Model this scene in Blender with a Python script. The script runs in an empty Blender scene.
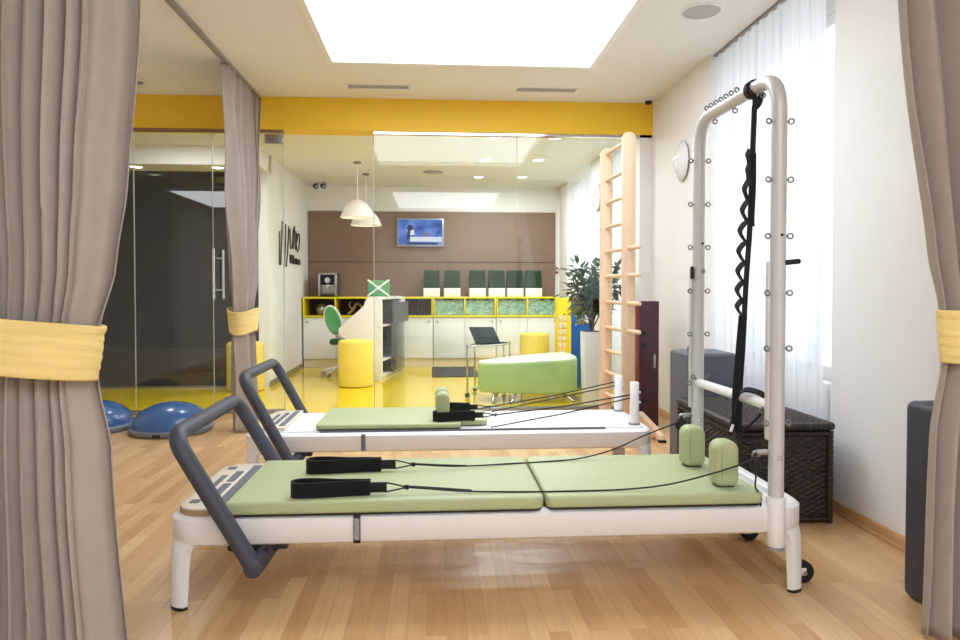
import bpy, bmesh, math, random
from mathutils import Vector, Matrix, noise
from math import sin, cos, pi, radians
random.seed(7)
S = bpy.context.scene
C = S.collection

# ------------------------------------------------------------------ camera, world, exposure
cam = bpy.data.cameras.new('camera')
cam.lens = 690.0 / 960.0 * 36.0
cam.sensor_width = 36.0
cam.shift_y = -15.34 / 960.0
cam.clip_start = 0.05
cam_o = bpy.data.objects.new('camera', cam)
C.objects.link(cam_o)
cam_o.location = (0, 0, 1.18)
cam_o.rotation_euler = (radians(90 - 1.3), 0, radians(-3.75))
S.camera = cam_o

world = bpy.data.worlds.new('sky')
S.world = world
world.use_nodes = True
bgn = world.node_tree.nodes['Background']
bgn.inputs['Color'].default_value = (0.86, 0.93, 1.0, 1)
bgn.inputs['Strength'].default_value = 2.1

S.view_settings.view_transform = 'Standard'
S.view_settings.look = 'None'
S.view_settings.gamma = 1.0
S.view_settings.use_curve_mapping = False
S.view_settings.exposure = 0.0

PANEL = 6.9        # luminous ceiling panels
DOWNLIGHT = 15.0   # each lobby downlight, watts


def area(name, loc, rot, sx, sy, w, col=(1, 1, 1)):
    l = bpy.data.lights.new(name, 'AREA')
    l.shape = 'RECTANGLE'
    l.size, l.size_y = sx, sy
    l.energy = w
    l.color = col
    o = bpy.data.objects.new(name, l)
    o.location = loc
    o.rotation_euler = rot
    C.objects.link(o)
    return o


# ------------------------------------------------------------------ materials
def lin(c):
    f = lambda v: v / 12.92 if v <= 0.04045 else ((v + 0.055) / 1.055) ** 2.4
    return tuple(f(x / 255.0) for x in c) + (1.0,)


def mat(name, rgb, rough=0.5, metal=0.0, var=0.06, scale=6.0, bump=0.0, bscale=60.0, spec=0.5, coat=0.0, stretch=(1, 1, 1)):
    m = bpy.data.materials.new(name)
    m.use_nodes = True
    nt = m.node_tree
    b = nt.nodes['Principled BSDF']
    b.inputs['Roughness'].default_value = rough
    b.inputs['Metallic'].default_value = metal
    b.inputs['Specular IOR Level'].default_value = spec
    b.inputs['Coat Weight'].default_value = coat
    b.inputs['Coat Roughness'].default_value = 0.08
    tc = nt.nodes.new('ShaderNodeTexCoord')
    mp = nt.nodes.new('ShaderNodeMapping')
    mp.inputs['Scale'].default_value = stretch
    nt.links.new(tc.outputs['Object'], mp.inputs['Vector'])
    n = nt.nodes.new('ShaderNodeTexNoise')
    n.inputs['Scale'].default_value = scale
    n.inputs['Detail'].default_value = 5
    nt.links.new(mp.outputs['Vector'], n.inputs['Vector'])
    r = nt.nodes.new('ShaderNodeValToRGB')
    c = lin(rgb)
    r.color_ramp.elements[0].position = 0.3
    r.color_ramp.elements[1].position = 0.7
    r.color_ramp.elements[0].color = tuple(x * (1 - var) for x in c[:3]) + (1,)
    r.color_ramp.elements[1].color = tuple(min(1, x * (1 + var)) for x in c[:3]) + (1,)
    nt.links.new(n.outputs['Fac'], r.inputs['Fac'])
    nt.links.new(r.outputs['Color'], b.inputs['Base Color'])
    if bump > 0:
        n2 = nt.nodes.new('ShaderNodeTexNoise')
        n2.inputs['Scale'].default_value = bscale
        nt.links.new(mp.outputs['Vector'], n2.inputs['Vector'])
        bp = nt.nodes.new('ShaderNodeBump')
        bp.inputs['Strength'].default_value = bump
        bp.inputs['Distance'].default_value = 0.01
        nt.links.new(n2.outputs['Fac'], bp.inputs['Height'])
        nt.links.new(bp.outputs['Normal'], b.inputs['Normal'])
    return m


def emit(name, rgb, strength):
    m = bpy.data.materials.new(name)
    m.use_nodes = True
    nt = m.node_tree
    nt.nodes.clear()
    e = nt.nodes.new('ShaderNodeEmission')
    e.inputs['Color'].default_value = lin(rgb)
    e.inputs['Strength'].default_value = strength
    o = nt.nodes.new('ShaderNodeOutputMaterial')
    nt.links.new(e.outputs[0], o.inputs[0])
    return m


def glass(name, tint=(0.965, 0.985, 0.975), ior=1.5, rough=0.0):
    m = bpy.data.materials.new(name)
    m.use_nodes = True
    nt = m.node_tree
    nt.nodes.clear()
    t = nt.nodes.new('ShaderNodeBsdfTransparent')
    t.inputs['Color'].default_value = tint + (1,)
    g = nt.nodes.new('ShaderNodeBsdfGlossy')
    g.inputs['Roughness'].default_value = rough
    lw = nt.nodes.new('ShaderNodeLayerWeight')
    lw.inputs['Blend'].default_value = 0.5
    pw = nt.nodes.new('ShaderNodeMath')
    pw.operation = 'POWER'
    pw.inputs[1].default_value = 5.0
    nt.links.new(lw.outputs['Facing'], pw.inputs[0])
    r0 = ((ior - 1) / (ior + 1)) ** 2
    f = nt.nodes.new('ShaderNodeMath')
    f.operation = 'MULTIPLY_ADD'
    f.inputs[1].default_value = 1 - r0
    f.inputs[2].default_value = r0
    nt.links.new(pw.outputs[0], f.inputs[0])
    x = nt.nodes.new('ShaderNodeMixShader')
    o = nt.nodes.new('ShaderNodeOutputMaterial')
    nt.links.new(f.outputs[0], x.inputs[0])
    nt.links.new(t.outputs[0], x.inputs[1])
    nt.links.new(g.outputs[0], x.inputs[2])
    nt.links.new(x.outputs[0], o.inputs[0])
    return m


def sheer_mat():
    m = bpy.data.materials.new('sheer_voile')
    m.use_nodes = True
    nt = m.node_tree
    nt.nodes.clear()
    d = nt.nodes.new('ShaderNodeBsdfDiffuse')
    d.inputs['Color'].default_value = (0.9, 0.91, 0.93, 1)
    tl = nt.nodes.new('ShaderNodeBsdfTranslucent')
    tl.inputs['Color'].default_value = (0.93, 0.95, 0.98, 1)
    tr = nt.nodes.new('ShaderNodeBsdfTransparent')
    a = nt.nodes.new('ShaderNodeMixShader')
    a.inputs[0].default_value = 0.55
    b = nt.nodes.new('ShaderNodeMixShader')
    tc = nt.nodes.new('ShaderNodeTexCoord')
    n = nt.nodes.new('ShaderNodeTexNoise')
    n.inputs['Scale'].default_value = 300
    nt.links.new(tc.outputs['Object'], n.inputs['Vector'])
    mr = nt.nodes.new('ShaderNodeMapRange')
    mr.inputs['To Min'].default_value = 0.08
    mr.inputs['To Max'].default_value = 0.22
    nt.links.new(n.outputs['Fac'], mr.inputs['Value'])
    o = nt.nodes.new('ShaderNodeOutputMaterial')
    nt.links.new(d.outputs[0], a.inputs[1])
    nt.links.new(tl.outputs[0], a.inputs[2])
    nt.links.new(mr.outputs[0], b.inputs[0])
    nt.links.new(a.outputs[0], b.inputs[1])
    nt.links.new(tr.outputs[0], b.inputs[2])
    nt.links.new(b.outputs[0], o.inputs[0])
    return m


def parquet():
    m = bpy.data.materials.new('beech_parquet')
    m.use_nodes = True
    nt = m.node_tree
    b = nt.nodes['Principled BSDF']
    tc = nt.nodes.new('ShaderNodeTexCoord')
    mp = nt.nodes.new('ShaderNodeMapping')
    mp.inputs['Rotation'].default_value = (0, 0, radians(90))
    nt.links.new(tc.outputs['Object'], mp.inputs['Vector'])
    br = nt.nodes.new('ShaderNodeTexBrick')
    br.offset = 0.37
    br.offset_frequency = 2
    br.inputs['Scale'].default_value = 1.0
    br.inputs['Brick Width'].default_value = 0.52
    br.inputs['Row Height'].default_value = 0.07
    br.inputs['Mortar Size'].default_value = 0.0006
    br.inputs['Bias'].default_value = 0.0
    br.inputs['Color1'].default_value = lin((232, 194, 144))
    br.inputs['Color2'].default_value = lin((207, 160, 110))
    br.inputs['Mortar'].default_value = lin((176, 126, 80))
    nt.links.new(mp.outputs['Vector'], br.inputs['Vector'])
    mp2 = nt.nodes.new('ShaderNodeMapping')
    mp2.inputs['Scale'].default_value = (30, 2.2, 1)
    nt.links.new(tc.outputs['Object'], mp2.inputs['Vector'])
    n = nt.nodes.new('ShaderNodeTexNoise')
    n.inputs['Scale'].default_value = 2.0
    n.inputs['Detail'].default_value = 6
    nt.links.new(mp2.outputs['Vector'], n.inputs['Vector'])
    r = nt.nodes.new('ShaderNodeValToRGB')
    r.color_ramp.elements[0].position = 0.3
    r.color_ramp.elements[1].position = 0.75
    r.color_ramp.elements[0].color = (0.86, 0.84, 0.8, 1)
    r.color_ramp.elements[1].color = (1, 1, 1, 1)
    nt.links.new(n.outputs['Fac'], r.inputs['Fac'])
    mx = nt.nodes.new('ShaderNodeMix')
    mx.data_type = 'RGBA'
    mx.blend_type = 'MULTIPLY'
    mx.inputs['Factor'].default_value = 1.0
    nt.links.new(br.outputs['Color'], mx.inputs[6])
    nt.links.new(r.outputs['Color'], mx.inputs[7])
    nt.links.new(mx.outputs[2], b.inputs['Base Color'])
    b.inputs['Roughness'].default_value = 0.3
    b.inputs['Specular IOR Level'].default_value = 0.45
    return m


def screen_mat():
    """the picture on the television: blue room, white lower strip (partly a painted reflection), dark figure"""
    m = bpy.data.materials.new('television_picture')
    m.use_nodes = True
    nt = m.node_tree
    nt.nodes.clear()
    tc = nt.nodes.new('ShaderNodeTexCoord')
    n = nt.nodes.new('ShaderNodeTexNoise')
    n.inputs['Scale'].default_value = 5
    n.inputs['Detail'].default_value = 3
    nt.links.new(tc.outputs['Object'], n.inputs['Vector'])
    r = nt.nodes.new('ShaderNodeValToRGB')
    r.color_ramp.elements[0].position = 0.32
    r.color_ramp.elements[0].color = lin((38, 74, 150))
    r.color_ramp.elements[1].position = 0.68
    r.color_ramp.elements[1].color = lin((150, 176, 240))
    e2 = r.color_ramp.elements.new(0.5)
    e2.color = lin((84, 128, 222))
    nt.links.new(n.outputs['Fac'], r.inputs['Fac'])
    e = nt.nodes.new('ShaderNodeEmission')
    e.inputs['Strength'].default_value = 0.8
    nt.links.new(r.outputs['Color'], e.inputs['Color'])
    o = nt.nodes.new('ShaderNodeOutputMaterial')
    nt.links.new(e.outputs[0], o.inputs[0])
    return m


M = dict(
    wall=mat('white_wall_paint', (240, 238, 236), 0.85, var=0.012, bump=0.03, bscale=200),
    ceil=mat('white_ceiling_paint', (236, 235, 233), 0.9, var=0.01),
    trimw=mat('white_ceiling_trim', (243, 242, 240), 0.5, var=0.01),
    yellow=mat('yellow_beam_paint', (250, 206, 50), 0.5, var=0.02),
    lobby_floor=mat('glossy_yellow_floor', (232, 198, 30), 0.12, var=0.02, scale=2, spec=0.6),
    parquet=parquet(),
    base=mat('beech_skirting', (214, 166, 112), 0.4, var=0.1, scale=8, stretch=(6, 1, 6)),
    brown=mat('brown_wall_laminate', (134, 107, 90), 0.45, var=0.07, scale=3, stretch=(1, 1, 9)),
    seam=mat('dark_panel_joint', (70, 52, 44), 0.6),
    darkglass=glass('dark_tinted_glass', (0.47, 0.465, 0.44)),
    dimpanel=emit('dim_ceiling_sheet', (236, 240, 255), 2.6),
    curtain=mat('taupe_curtain_fabric', (172, 160, 150), 0.9, var=0.035, scale=14, bump=0.15, bscale=420),
    tieback=mat('yellow_tieback_fabric', (240, 214, 140), 0.85, var=0.06, scale=5, bump=0.2, bscale=16, stretch=(1, 1, 7)),
    sheer=sheer_mat(),
    glass=glass('clear_glass'),
    pane=glass('window_glass'),
    edge=mat('green_glass_edge', (176, 186, 180), 0.3),
    smoke=glass('smoked_glass', (0.5, 0.56, 0.62)),
    white=mat('white_powder_coat', (240, 238, 238), 0.32, var=0.01),
    mattw=mat('white_laminate', (238, 238, 236), 0.45, var=0.012),
    cream=mat('cream_plinth', (226, 214, 182), 0.5, var=0.02),
    sage=mat('sage_green_vinyl', (176, 186, 140), 0.5, var=0.025, scale=3, bump=0.05, bscale=260),
    sagedk=mat('sage_seam_piping', (146, 164, 114), 0.6),
    bar=mat('slate_grey_foam_grip', (62, 65, 75), 0.5, var=0.05, bump=0.06, bscale=300),
    alu=mat('silver_painted_tube', (206, 205, 206), 0.34, metal=0.12, var=0.02),
    chrome=mat('polished_chrome', (215, 215, 215), 0.12, metal=1.0, var=0.02),
    eye=mat('zinc_plated_ring', (128, 128, 130), 0.35, metal=0.6, var=0.05),
    steel=mat('brushed_steel', (170, 170, 172), 0.3, metal=0.9, var=0.05),
    black=mat('black_rubber', (24, 24, 26), 0.6, var=0.1),
    nylon=mat('black_nylon_webbing', (20, 19, 24), 0.8, var=0.2, scale=80, bump=0.3, bscale=500),
    fuzzy=mat('black_neoprene', (14, 14, 16), 0.95, var=0.2, scale=60, bump=0.4, bscale=600),
    rope=mat('black_cord', (26, 26, 28), 0.7, var=0.15, scale=200),
    beige=mat('pale_wood_platform', (226, 214, 196), 0.45, var=0.04, scale=9, stretch=(1, 5, 1)),
    ply=mat('plywood_edge', (176, 146, 112), 0.6, var=0.15, scale=20, stretch=(1, 1, 14)),
    grip=mat('grey_grip_tape', (112, 114, 120), 0.85, var=0.1, scale=150, bump=0.3, bscale=500),
    tag=mat('grey_scale_label', (150, 150, 152), 0.5, var=0.25, scale=120),
    wood=mat('pale_beech_wood', (232, 200, 166), 0.45, var=0.06, scale=6, stretch=(6, 6, 1)),
    wicker=mat('dark_brown_wicker', (46, 36, 31), 0.42, var=0.4, scale=26, bump=0.2, bscale=120),
    wickerdk=mat('wicker_core', (26, 20, 18), 0.8),
    greyblk=mat('charcoal_vinyl', (86, 90, 100), 0.5, var=0.03, bump=0.05, bscale=250),
    navy=mat('dark_slate_vinyl', (58, 61, 72), 0.5, var=0.03, bump=0.05, bscale=250),
    burg=mat('dark_burgundy_board', (66, 34, 48), 0.4, var=0.05),
    red=mat('red_board_face', (120, 34, 36), 0.45, var=0.05),
    bosu=mat('glossy_blue_rubber', (60, 94, 146), 0.22, var=0.04, scale=4),
    bosub=mat('grey_platform_plastic', (112, 118, 126), 0.5),
    ystool=mat('yellow_vinyl', (238, 216, 98), 0.5, var=0.025),
    yshelf=mat('yellow_shelf_laminate', (232, 214, 32), 0.4, var=0.02),
    shelfin=mat('brown_shelf_back', (66, 50, 38), 0.6),
    pebble=mat('teal_glass_chips', (190, 226, 214), 0.25, var=0.3, scale=18),
    grass=mat('dark_green_grass', (30, 66, 44), 0.7, var=0.3, scale=20),
    leaf=mat('dark_green_leaf', (52, 88, 62), 0.45, var=0.3, scale=9),
    ylw_leaf=mat('yellow_green_leaf', (178, 172, 52), 0.5, var=0.25, scale=9),
    twig=mat('grey_brown_twig', (92, 76, 60), 0.8),
    bench=mat('light_green_vinyl', (170, 204, 132), 0.42, var=0.02),
    benchtop=mat('pale_green_vinyl_top', (222, 234, 212), 0.35, var=0.02),
    green=mat('green_plastic', (84, 164, 108), 0.45, var=0.04),
    greendk=mat('dark_green_fabric', (30, 84, 52), 0.8),
    blue=mat('blue_panel', (26, 92, 170), 0.4, var=0.05),
    yinfo=mat('bright_yellow_board', (246, 214, 20), 0.4),
    paper=mat('printed_leaflets', (236, 214, 190), 0.7, var=0.25, scale=40),
    desk=mat('white_desk_lacquer', (240, 236, 228), 0.3, var=0.01),
    deskin=mat('grey_desk_interior', (84, 88, 94), 0.4),
    dmat=mat('charcoal_doormat', (72, 72, 78), 0.95, var=0.15, scale=200, bump=0.4, bscale=500),
    lamp=mat('white_lamp_enamel', (244, 242, 238), 0.3, var=0.01),
    screen=mat('laptop_screen', (44, 62, 66), 0.15, var=0.4, scale=6),
    letter=mat('black_wall_lettering', (48, 48, 50), 0.5),
    darkroom=mat('dark_room_wall', (128, 124, 118), 0.8),
    grille=mat('grey_speaker_mesh', (186, 182, 180), 0.6, var=0.1, scale=400),
    grey=mat('grey_plastic', (150, 146, 146), 0.5),
    brass=mat('brown_bronze_rail', (150, 122, 104), 0.35, metal=0.4),
    tvpic=screen_mat(),
    tvwhite=emit('television_white', (235, 238, 250), 0.9),
    tvdark=emit('television_dark', (40, 52, 92), 0.8),
    tvred=emit('television_mauve', (150, 110, 140), 0.8),
    tvframe=mat('silver_bezel', (176, 180, 188), 0.35, metal=0.4),
    panel=emit('luminous_ceiling_sheet', (236, 244, 255), PANEL),
    bulb=emit('warm_downlight_lens', (255, 244, 222), 9.0),
    sconce=emit('lit_sconce_glass', (250, 250, 248), 1.0),
    frosted=mat('frosted_sconce_glass', (232, 232, 232), 0.25, var=0.01),
)


# ------------------------------------------------------------------ mesh helpers
class MB:
    def __init__(self):
        self.bm = bmesh.new()

    def _merge(self, t, bev=0, seg=2):
        if bev > 0:
            bmesh.ops.bevel(t, geom=t.edges[:], offset=bev, offset_type='OFFSET', segments=seg, profile=0.5, affect='EDGES', clamp_overlap=True)
        vm = {}
        for v in t.verts:
            vm[v] = self.bm.verts.new(v.co)
        for f in t.faces:
            try:
                self.bm.faces.new([vm[v] for v in f.verts])
            except ValueError:
                pass
        t.free()
        return self

    def box(self, x0, x1, y0, y1, z0, z1, bev=0, seg=2):
        return self.obox(((x0 + x1) / 2, (y0 + y1) / 2, (z0 + z1) / 2), (abs(x1 - x0), abs(y1 - y0), abs(z1 - z0)), None, bev, seg)

    def obox(self, c, size, rot=None, bev=0, seg=2):
        t = bmesh.new()
        bmesh.ops.create_cube(t, size=1.0)
        R = rot if rot is not None else Matrix.Identity(3)
        for v in t.verts:
            v.co = R @ Vector((v.co.x * size[0], v.co.y * size[1], v.co.z * size[2])) + Vector(c)
        return self._merge(t, bev, seg)

    def prism(self, poly, axis, a, b, bev=0, seg=2):
        """poly: 2-D outline; axis 'x','y','z' = extrusion axis from a to b"""
        t = bmesh.new()
        def P(u, v, w):
            return {'x': (w, u, v), 'y': (u, w, v), 'z': (u, v, w)}[axis]
        lo = [t.verts.new(P(u, v, a)) for u, v in poly]
        hi = [t.verts.new(P(u, v, b)) for u, v in poly]
        n = len(poly)
        f1 = t.faces.new(lo)
        f2 = t.faces.new(hi)
        for i in range(n):
            t.faces.new((lo[i], lo[(i + 1) % n], hi[(i + 1) % n], hi[i]))
        bmesh.ops.recalc_face_normals(t, faces=t.faces[:])
        if bev > 0:
            ed = [e for e in t.edges if (f1 in e.link_faces or f2 in e.link_faces)]
            bmesh.ops.bevel(t, geom=ed, offset=bev, offset_type='OFFSET', segments=seg, profile=0.5, affect='EDGES', clamp_overlap=True)
        return self._merge(t)

    def tube(self, pts, r, n=10, closed=False, cap=True):
        pts = [Vector(p) for p in pts]
        N = len(pts)
        rs = r if isinstance(r, (list, tuple)) else [r] * N
        rings = []
        prev = None
        for i, p in enumerate(pts):
            if closed:
                d = pts[(i + 1) % N] - pts[i - 1]
            else:
                d = pts[min(i + 1, N - 1)] - pts[max(i - 1, 0)]
            d.normalize()
            if prev is None:
                h = Vector((0, 0, 1)) if abs(d.z) < 0.9 else Vector((1, 0, 0))
                u = d.cross(h).normalized()
            else:
                u = (prev - d * prev.dot(d))
                u = u.normalized() if u.length > 1e-6 else d.orthogonal().normalized()
            prev = u
            w = d.cross(u)
            rings.append([self.bm.verts.new(p + (u * cos(2 * pi * k / n) + w * sin(2 * pi * k / n)) * rs[i]) for k in range(n)])
        for i in range(N if closed else N - 1):
            a, b = rings[i], rings[(i + 1) % N]
            for k in range(n):
                self.bm.faces.new((a[k], a[(k + 1) % n], b[(k + 1) % n], b[k]))
        if cap and not closed:
            self.bm.faces.new(rings[0])
            self.bm.faces.new(rings[-1])
        return self

    def cyl(self, p0, p1, r, n=20):
        return self.tube([p0, p1], r, n)

    def torus(self, c, R, r, axis=(0, 0, 1), n=18, m=8):
        a = Vector(axis).normalized()
        u = a.orthogonal().normalized()
        w = a.cross(u)
        return self.tube([Vector(c) + (u * cos(2 * pi * k / n) + w * sin(2 * pi * k / n)) * R for k in range(n)], r, m, closed=True)

    def lathe(self, prof, cx=0, cy=0, n=32, sx=1, sy=1):
        rings = []
        for r, z in prof:
            if r < 1e-5:
                rings.append([self.bm.verts.new((cx, cy, z))])
            else:
                rings.append([self.bm.verts.new((cx + sx * r * cos(2 * pi * k / n), cy + sy * r * sin(2 * pi * k / n), z)) for k in range(n)])
        for a, b in zip(rings, rings[1:]):
            for k in range(n):
                A = (a[0],) if len(a) == 1 else (a[k], a[(k + 1) % n])
                B = (b[0],) if len(b) == 1 else (b[(k + 1) % n], b[k])
                if len(A) + len(B) >= 3:
                    self.bm.faces.new(A + B)
        return self

    def grid(self, fn, nu, nv, cu=False):
        V = [[self.bm.verts.new(fn(i / nu, j / nv)) for j in range(nv + 1)] for i in range(nu if cu else nu + 1)]
        for i in range(nu):
            for j in range(nv):
                a, b = V[i], V[(i + 1) % len(V)]
                self.bm.faces.new((a[j], b[j], b[j + 1], a[j + 1]))
        return self

    def ribbon(self, pts, wdir, w, t, closed=False):
        """flat strap: section w (along wdir) x t swept along pts"""
        pts = [Vector(p) for p in pts]
        wd = Vector(wdir).normalized()
        N = len(pts)
        rings = []
        for i, p in enumerate(pts):
            if closed:
                d = pts[(i + 1) % N] - pts[i - 1]
            else:
                d = pts[min(i + 1, N - 1)] - pts[max(i - 1, 0)]
            d.normalize()
            nn = d.cross(wd)
            nn = nn.normalized() if nn.length > 1e-6 else wd.orthogonal()
            rings.append([self.bm.verts.new(p + wd * (a * w / 2) + nn * (b * t / 2)) for a, b in ((-1, -1), (1, -1), (1, 1), (-1, 1))])
        for i in range(N if closed else N - 1):
            a, b = rings[i], rings[(i + 1) % N]
            for k in range(4):
                self.bm.faces.new((a[k], a[(k + 1) % 4], b[(k + 1) % 4], b[k]))
        if not closed:
            self.bm.faces.new(rings[0])
            self.bm.faces.new(rings[-1])
        return self

    def build(self, name, m, parent=None, sharp=38, solid=0):
        bm = self.bm
        bmesh.ops.recalc_face_normals(bm, faces=bm.faces[:])
        off = Vector((0, 0, 0))
        p = parent
        while p is not None:
            off += p.location
            p = p.parent
        if parent is not None:
            for v in bm.verts:
                v.co -= off
            loc = Vector((0, 0, 0))
        else:                                   # origin at the base of the thing
            xs = [v.co for v in bm.verts]
            loc = Vector(((min(v.x for v in xs) + max(v.x for v in xs)) / 2, (min(v.y for v in xs) + max(v.y for v in xs)) / 2, min(v.z for v in xs)))
            for v in bm.verts:
                v.co -= loc
        me = bpy.data.meshes.new(name)
        bm.to_mesh(me)
        bm.free()
        me.polygons.foreach_set('use_smooth', [True] * len(me.polygons))
        me.set_sharp_from_angle(angle=radians(sharp))
        me.materials.append(m)
        o = bpy.data.objects.new(name, me)
        o.location = loc
        C.objects.link(o)
        if parent is not None:
            o.parent = parent
        if solid:
            s = o.modifiers.new('cloth thickness', 'SOLIDIFY')
            s.thickness = solid
        return o


def tag(o, label=None, cat=None, group=None, kind=None):
    if label:
        o['label'] = label
    if cat:
        o['category'] = cat
    if group:
        o['group'] = group
    if kind:
        o['kind'] = kind
    return o


def thing(name, loc, label, cat, group=None):
    o = bpy.data.objects.new(name, None)
    o.empty_display_size = 0.1
    o.location = loc
    C.objects.link(o)
    return tag(o, label, cat, group)


def struct(o):
    o['kind'] = 'structure'
    return o


def dup(root, loc, label, rz=None):
    r = root.copy()
    C.objects.link(r)
    r.location = loc
    if rz is not None:
        r.rotation_euler = (0, 0, rz)
    r['label'] = label
    for ch in list(root.children):
        c = ch.copy()
        C.objects.link(c)
        c.parent = r
        for g in list(ch.children):
            d = g.copy()
            C.objects.link(d)
            d.parent = c
    return r


def fillet(pts, rad, n=6):
    """polyline with rounded inner corners; rad may be a list per inner corner"""
    pts = [Vector(p) for p in pts]
    out = [pts[0]]
    for i in range(1, len(pts) - 1):
        r = rad[i - 1] if isinstance(rad, (list, tuple)) else rad
        a, b, c = pts[i - 1], pts[i], pts[i + 1]
        d0, d1 = (a - b), (c - b)
        r0 = min(r, d0.length * 0.49, d1.length * 0.49)
        p0, p1 = b + d0.normalized() * r0, b + d1.normalized() * r0
        for k in range(n + 1):
            t = k / n
            out.append(p0 * (1 - t) ** 2 + b * 2 * t * (1 - t) + p1 * t ** 2)
    out.append(pts[-1])
    return out


def smooth(pts, n=8):
    """Catmull-Rom through pts"""
    P = [Vector(p) for p in pts]
    P = [P[0] * 2 - P[1]] + P + [P[-1] * 2 - P[-2]]
    out = []
    for i in range(1, len(P) - 2):
        p0, p1, p2, p3 = P[i - 1:i + 3]
        for k in range(n):
            t = k / n
            out.append(0.5 * ((2 * p1) + (p2 - p0) * t + (2 * p0 - 5 * p1 + 4 * p2 - p3) * t * t + (3 * p1 - p0 - 3 * p2 + p3) * t ** 3))
    out.append(P[-2])
    return out


def rrect(x0, x1, y0, y1, r, n=7):
    """rounded rectangle outline; r = radius or four radii (x0y0, x1y0, x1y1, x0y1)"""
    rs = r if isinstance(r, (list, tuple)) else (r,) * 4
    out = []
    for (cx, cy, a0, rr) in ((x0 + rs[0], y0 + rs[0], 180, rs[0]), (x1 - rs[1], y0 + rs[1], 270, rs[1]), (x1 - rs[2], y1 - rs[2], 0, rs[2]), (x0 + rs[3], y1 - rs[3], 90, rs[3])):
        for k in range(n + 1):
            a = radians(a0 + 90.0 * k / n)
            out.append((cx + rr * cos(a), cy + rr * sin(a)))
    return out


def interp(rows, z):
    rows = sorted(rows)
    if z <= rows[0][0]:
        return rows[0][1:]
    for a, b in zip(rows, rows[1:]):
        if z <= b[0]:
            t = (z - a[0]) / (b[0] - a[0])
            t = t * t * (3 - 2 * t) * 0.5 + t * 0.5
            return tuple(x + (y - x) * t for x, y in zip(a[1:], b[1:]))
    return rows[-1][1:]


# ------------------------------------------------------------------ the room
CZ, LZ = 2.985, 2.79           # studio and lobby ceiling heights
XR, XL = 2.12, -3.7            # studio side walls
YG = 6.65                      # glass partition
YB = -3.4                      # wall behind
LR, LL, LB = 2.0, -1.985, 11.0   # lobby right wall, left wall, back wall

struct(MB().box(XL, XR + 0.4, YB, YG - 0.02, -0.1, 0).build('floor', M['parquet'])).location.z = -0.1
b = MB()
b.box(-5.2, LR + 0.4, YG - 0.02, 8.45, -0.1, 0.0)
b.box(LL - 0.12, LR + 0.4, 8.45, LB, -0.1, 0.0)
struct(b.build('floor_lobby', M['lobby_floor']))

# studio ceiling with two rectangular openings for the light panels
PX0, PX1 = -0.85, 1.30
b = MB()
b.box(XL, PX0, YB, YG, CZ, CZ + 0.15)
b.box(PX1, 2.17, YB, YG, CZ, CZ + 0.15)
b.box(2.17, XR + 0.4, YB, 3.5, CZ, CZ + 0.15)
b.box(2.17, XR + 0.4, 5.3, YG, CZ, CZ + 0.15)
b.box(2.17, XR + 0.4, 3.5, 5.3, CZ + 0.06, CZ + 0.15)
for y0, y1 in ((YB, -2.6), (0.5, 3.2), (5.6, YG)):
    b.box(PX0, PX1, y0, y1, CZ, CZ + 0.15)
struct(b.build('ceiling', M['ceil']))
for (y0, y1), lab in (((3.2, 5.6), 'large glowing white ceiling light panel above the two reformers'), ((-2.6, 0.5), 'second glowing ceiling light panel seen only mirrored in the glass')):
    t = thing('ceiling_light_panel', ((PX0 + PX1) / 2, (y0 + y1) / 2, CZ), lab, 'ceiling light', 'ceiling light panels')
    MB().box(PX0 + 0.04, PX1 - 0.04, y0 + 0.04, y1 - 0.04, CZ + 0.05, CZ + 0.06).build('diffuser', M['panel'], t)
    f = MB()
    for (a0, a1, c0, c1) in ((PX0, PX0 + 0.045, y0, y1), (PX1 - 0.045, PX1, y0, y1), (PX0 + 0.045, PX1 - 0.045, y0, y0 + 0.045), (PX0 + 0.045, PX1 - 0.045, y1 - 0.045, y1)):
        f.box(a0, a1, c0, c1, CZ - 0.012, CZ + 0.05)
    f.build('frame', M['trimw'], t)

# right wall with a full-height window niche and an added rear opening for fill light
NY0, NY1 = 3.56, 5.25
b = MB()
for (y0, y1, z0, z1) in ((YB, -3.1, 0, CZ), (0.7, NY0, 0, CZ), (-3.1, 0.7, 0, 0.6), (-3.1, 0.7, 2.7, CZ)):
    b.box(XR, XR + 0.5, y0, y1, z0, z1)
b.box(XR, XR + 0.5, NY1, YG, 0, CZ)
b.box(2.47, XR + 0.5, NY0, NY1, 0, 0.62)
b.box(2.47, XR + 0.5, NY0, NY1, 2.9, CZ + 0.06)
struct(b.build('wall_right', M['wall']))
w1 = thing('window_1', (2.5, (NY0 + NY1) / 2, 0.62), None, None)
struct(w1)
f = MB()
for (y0, y1, z0, z1) in ((NY0, NY0 + 0.06, 0.62, 2.9), (NY1 - 0.06, NY1, 0.62, 2.9), (NY0, NY1, 0.62, 0.69), (NY0, NY1, 2.83, 2.9), (4.37, 4.44, 0.62, 2.9)):
    f.box(2.48, 2.54, y0, y1, z0, z1, 0.004)
f.build('window_frame', M['trimw'], w1)
MB().box(2.505, 2.515, NY0 + 0.05, NY1 - 0.05, 0.66, 2.86).build('window_pane', M['pane'], w1)

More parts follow.
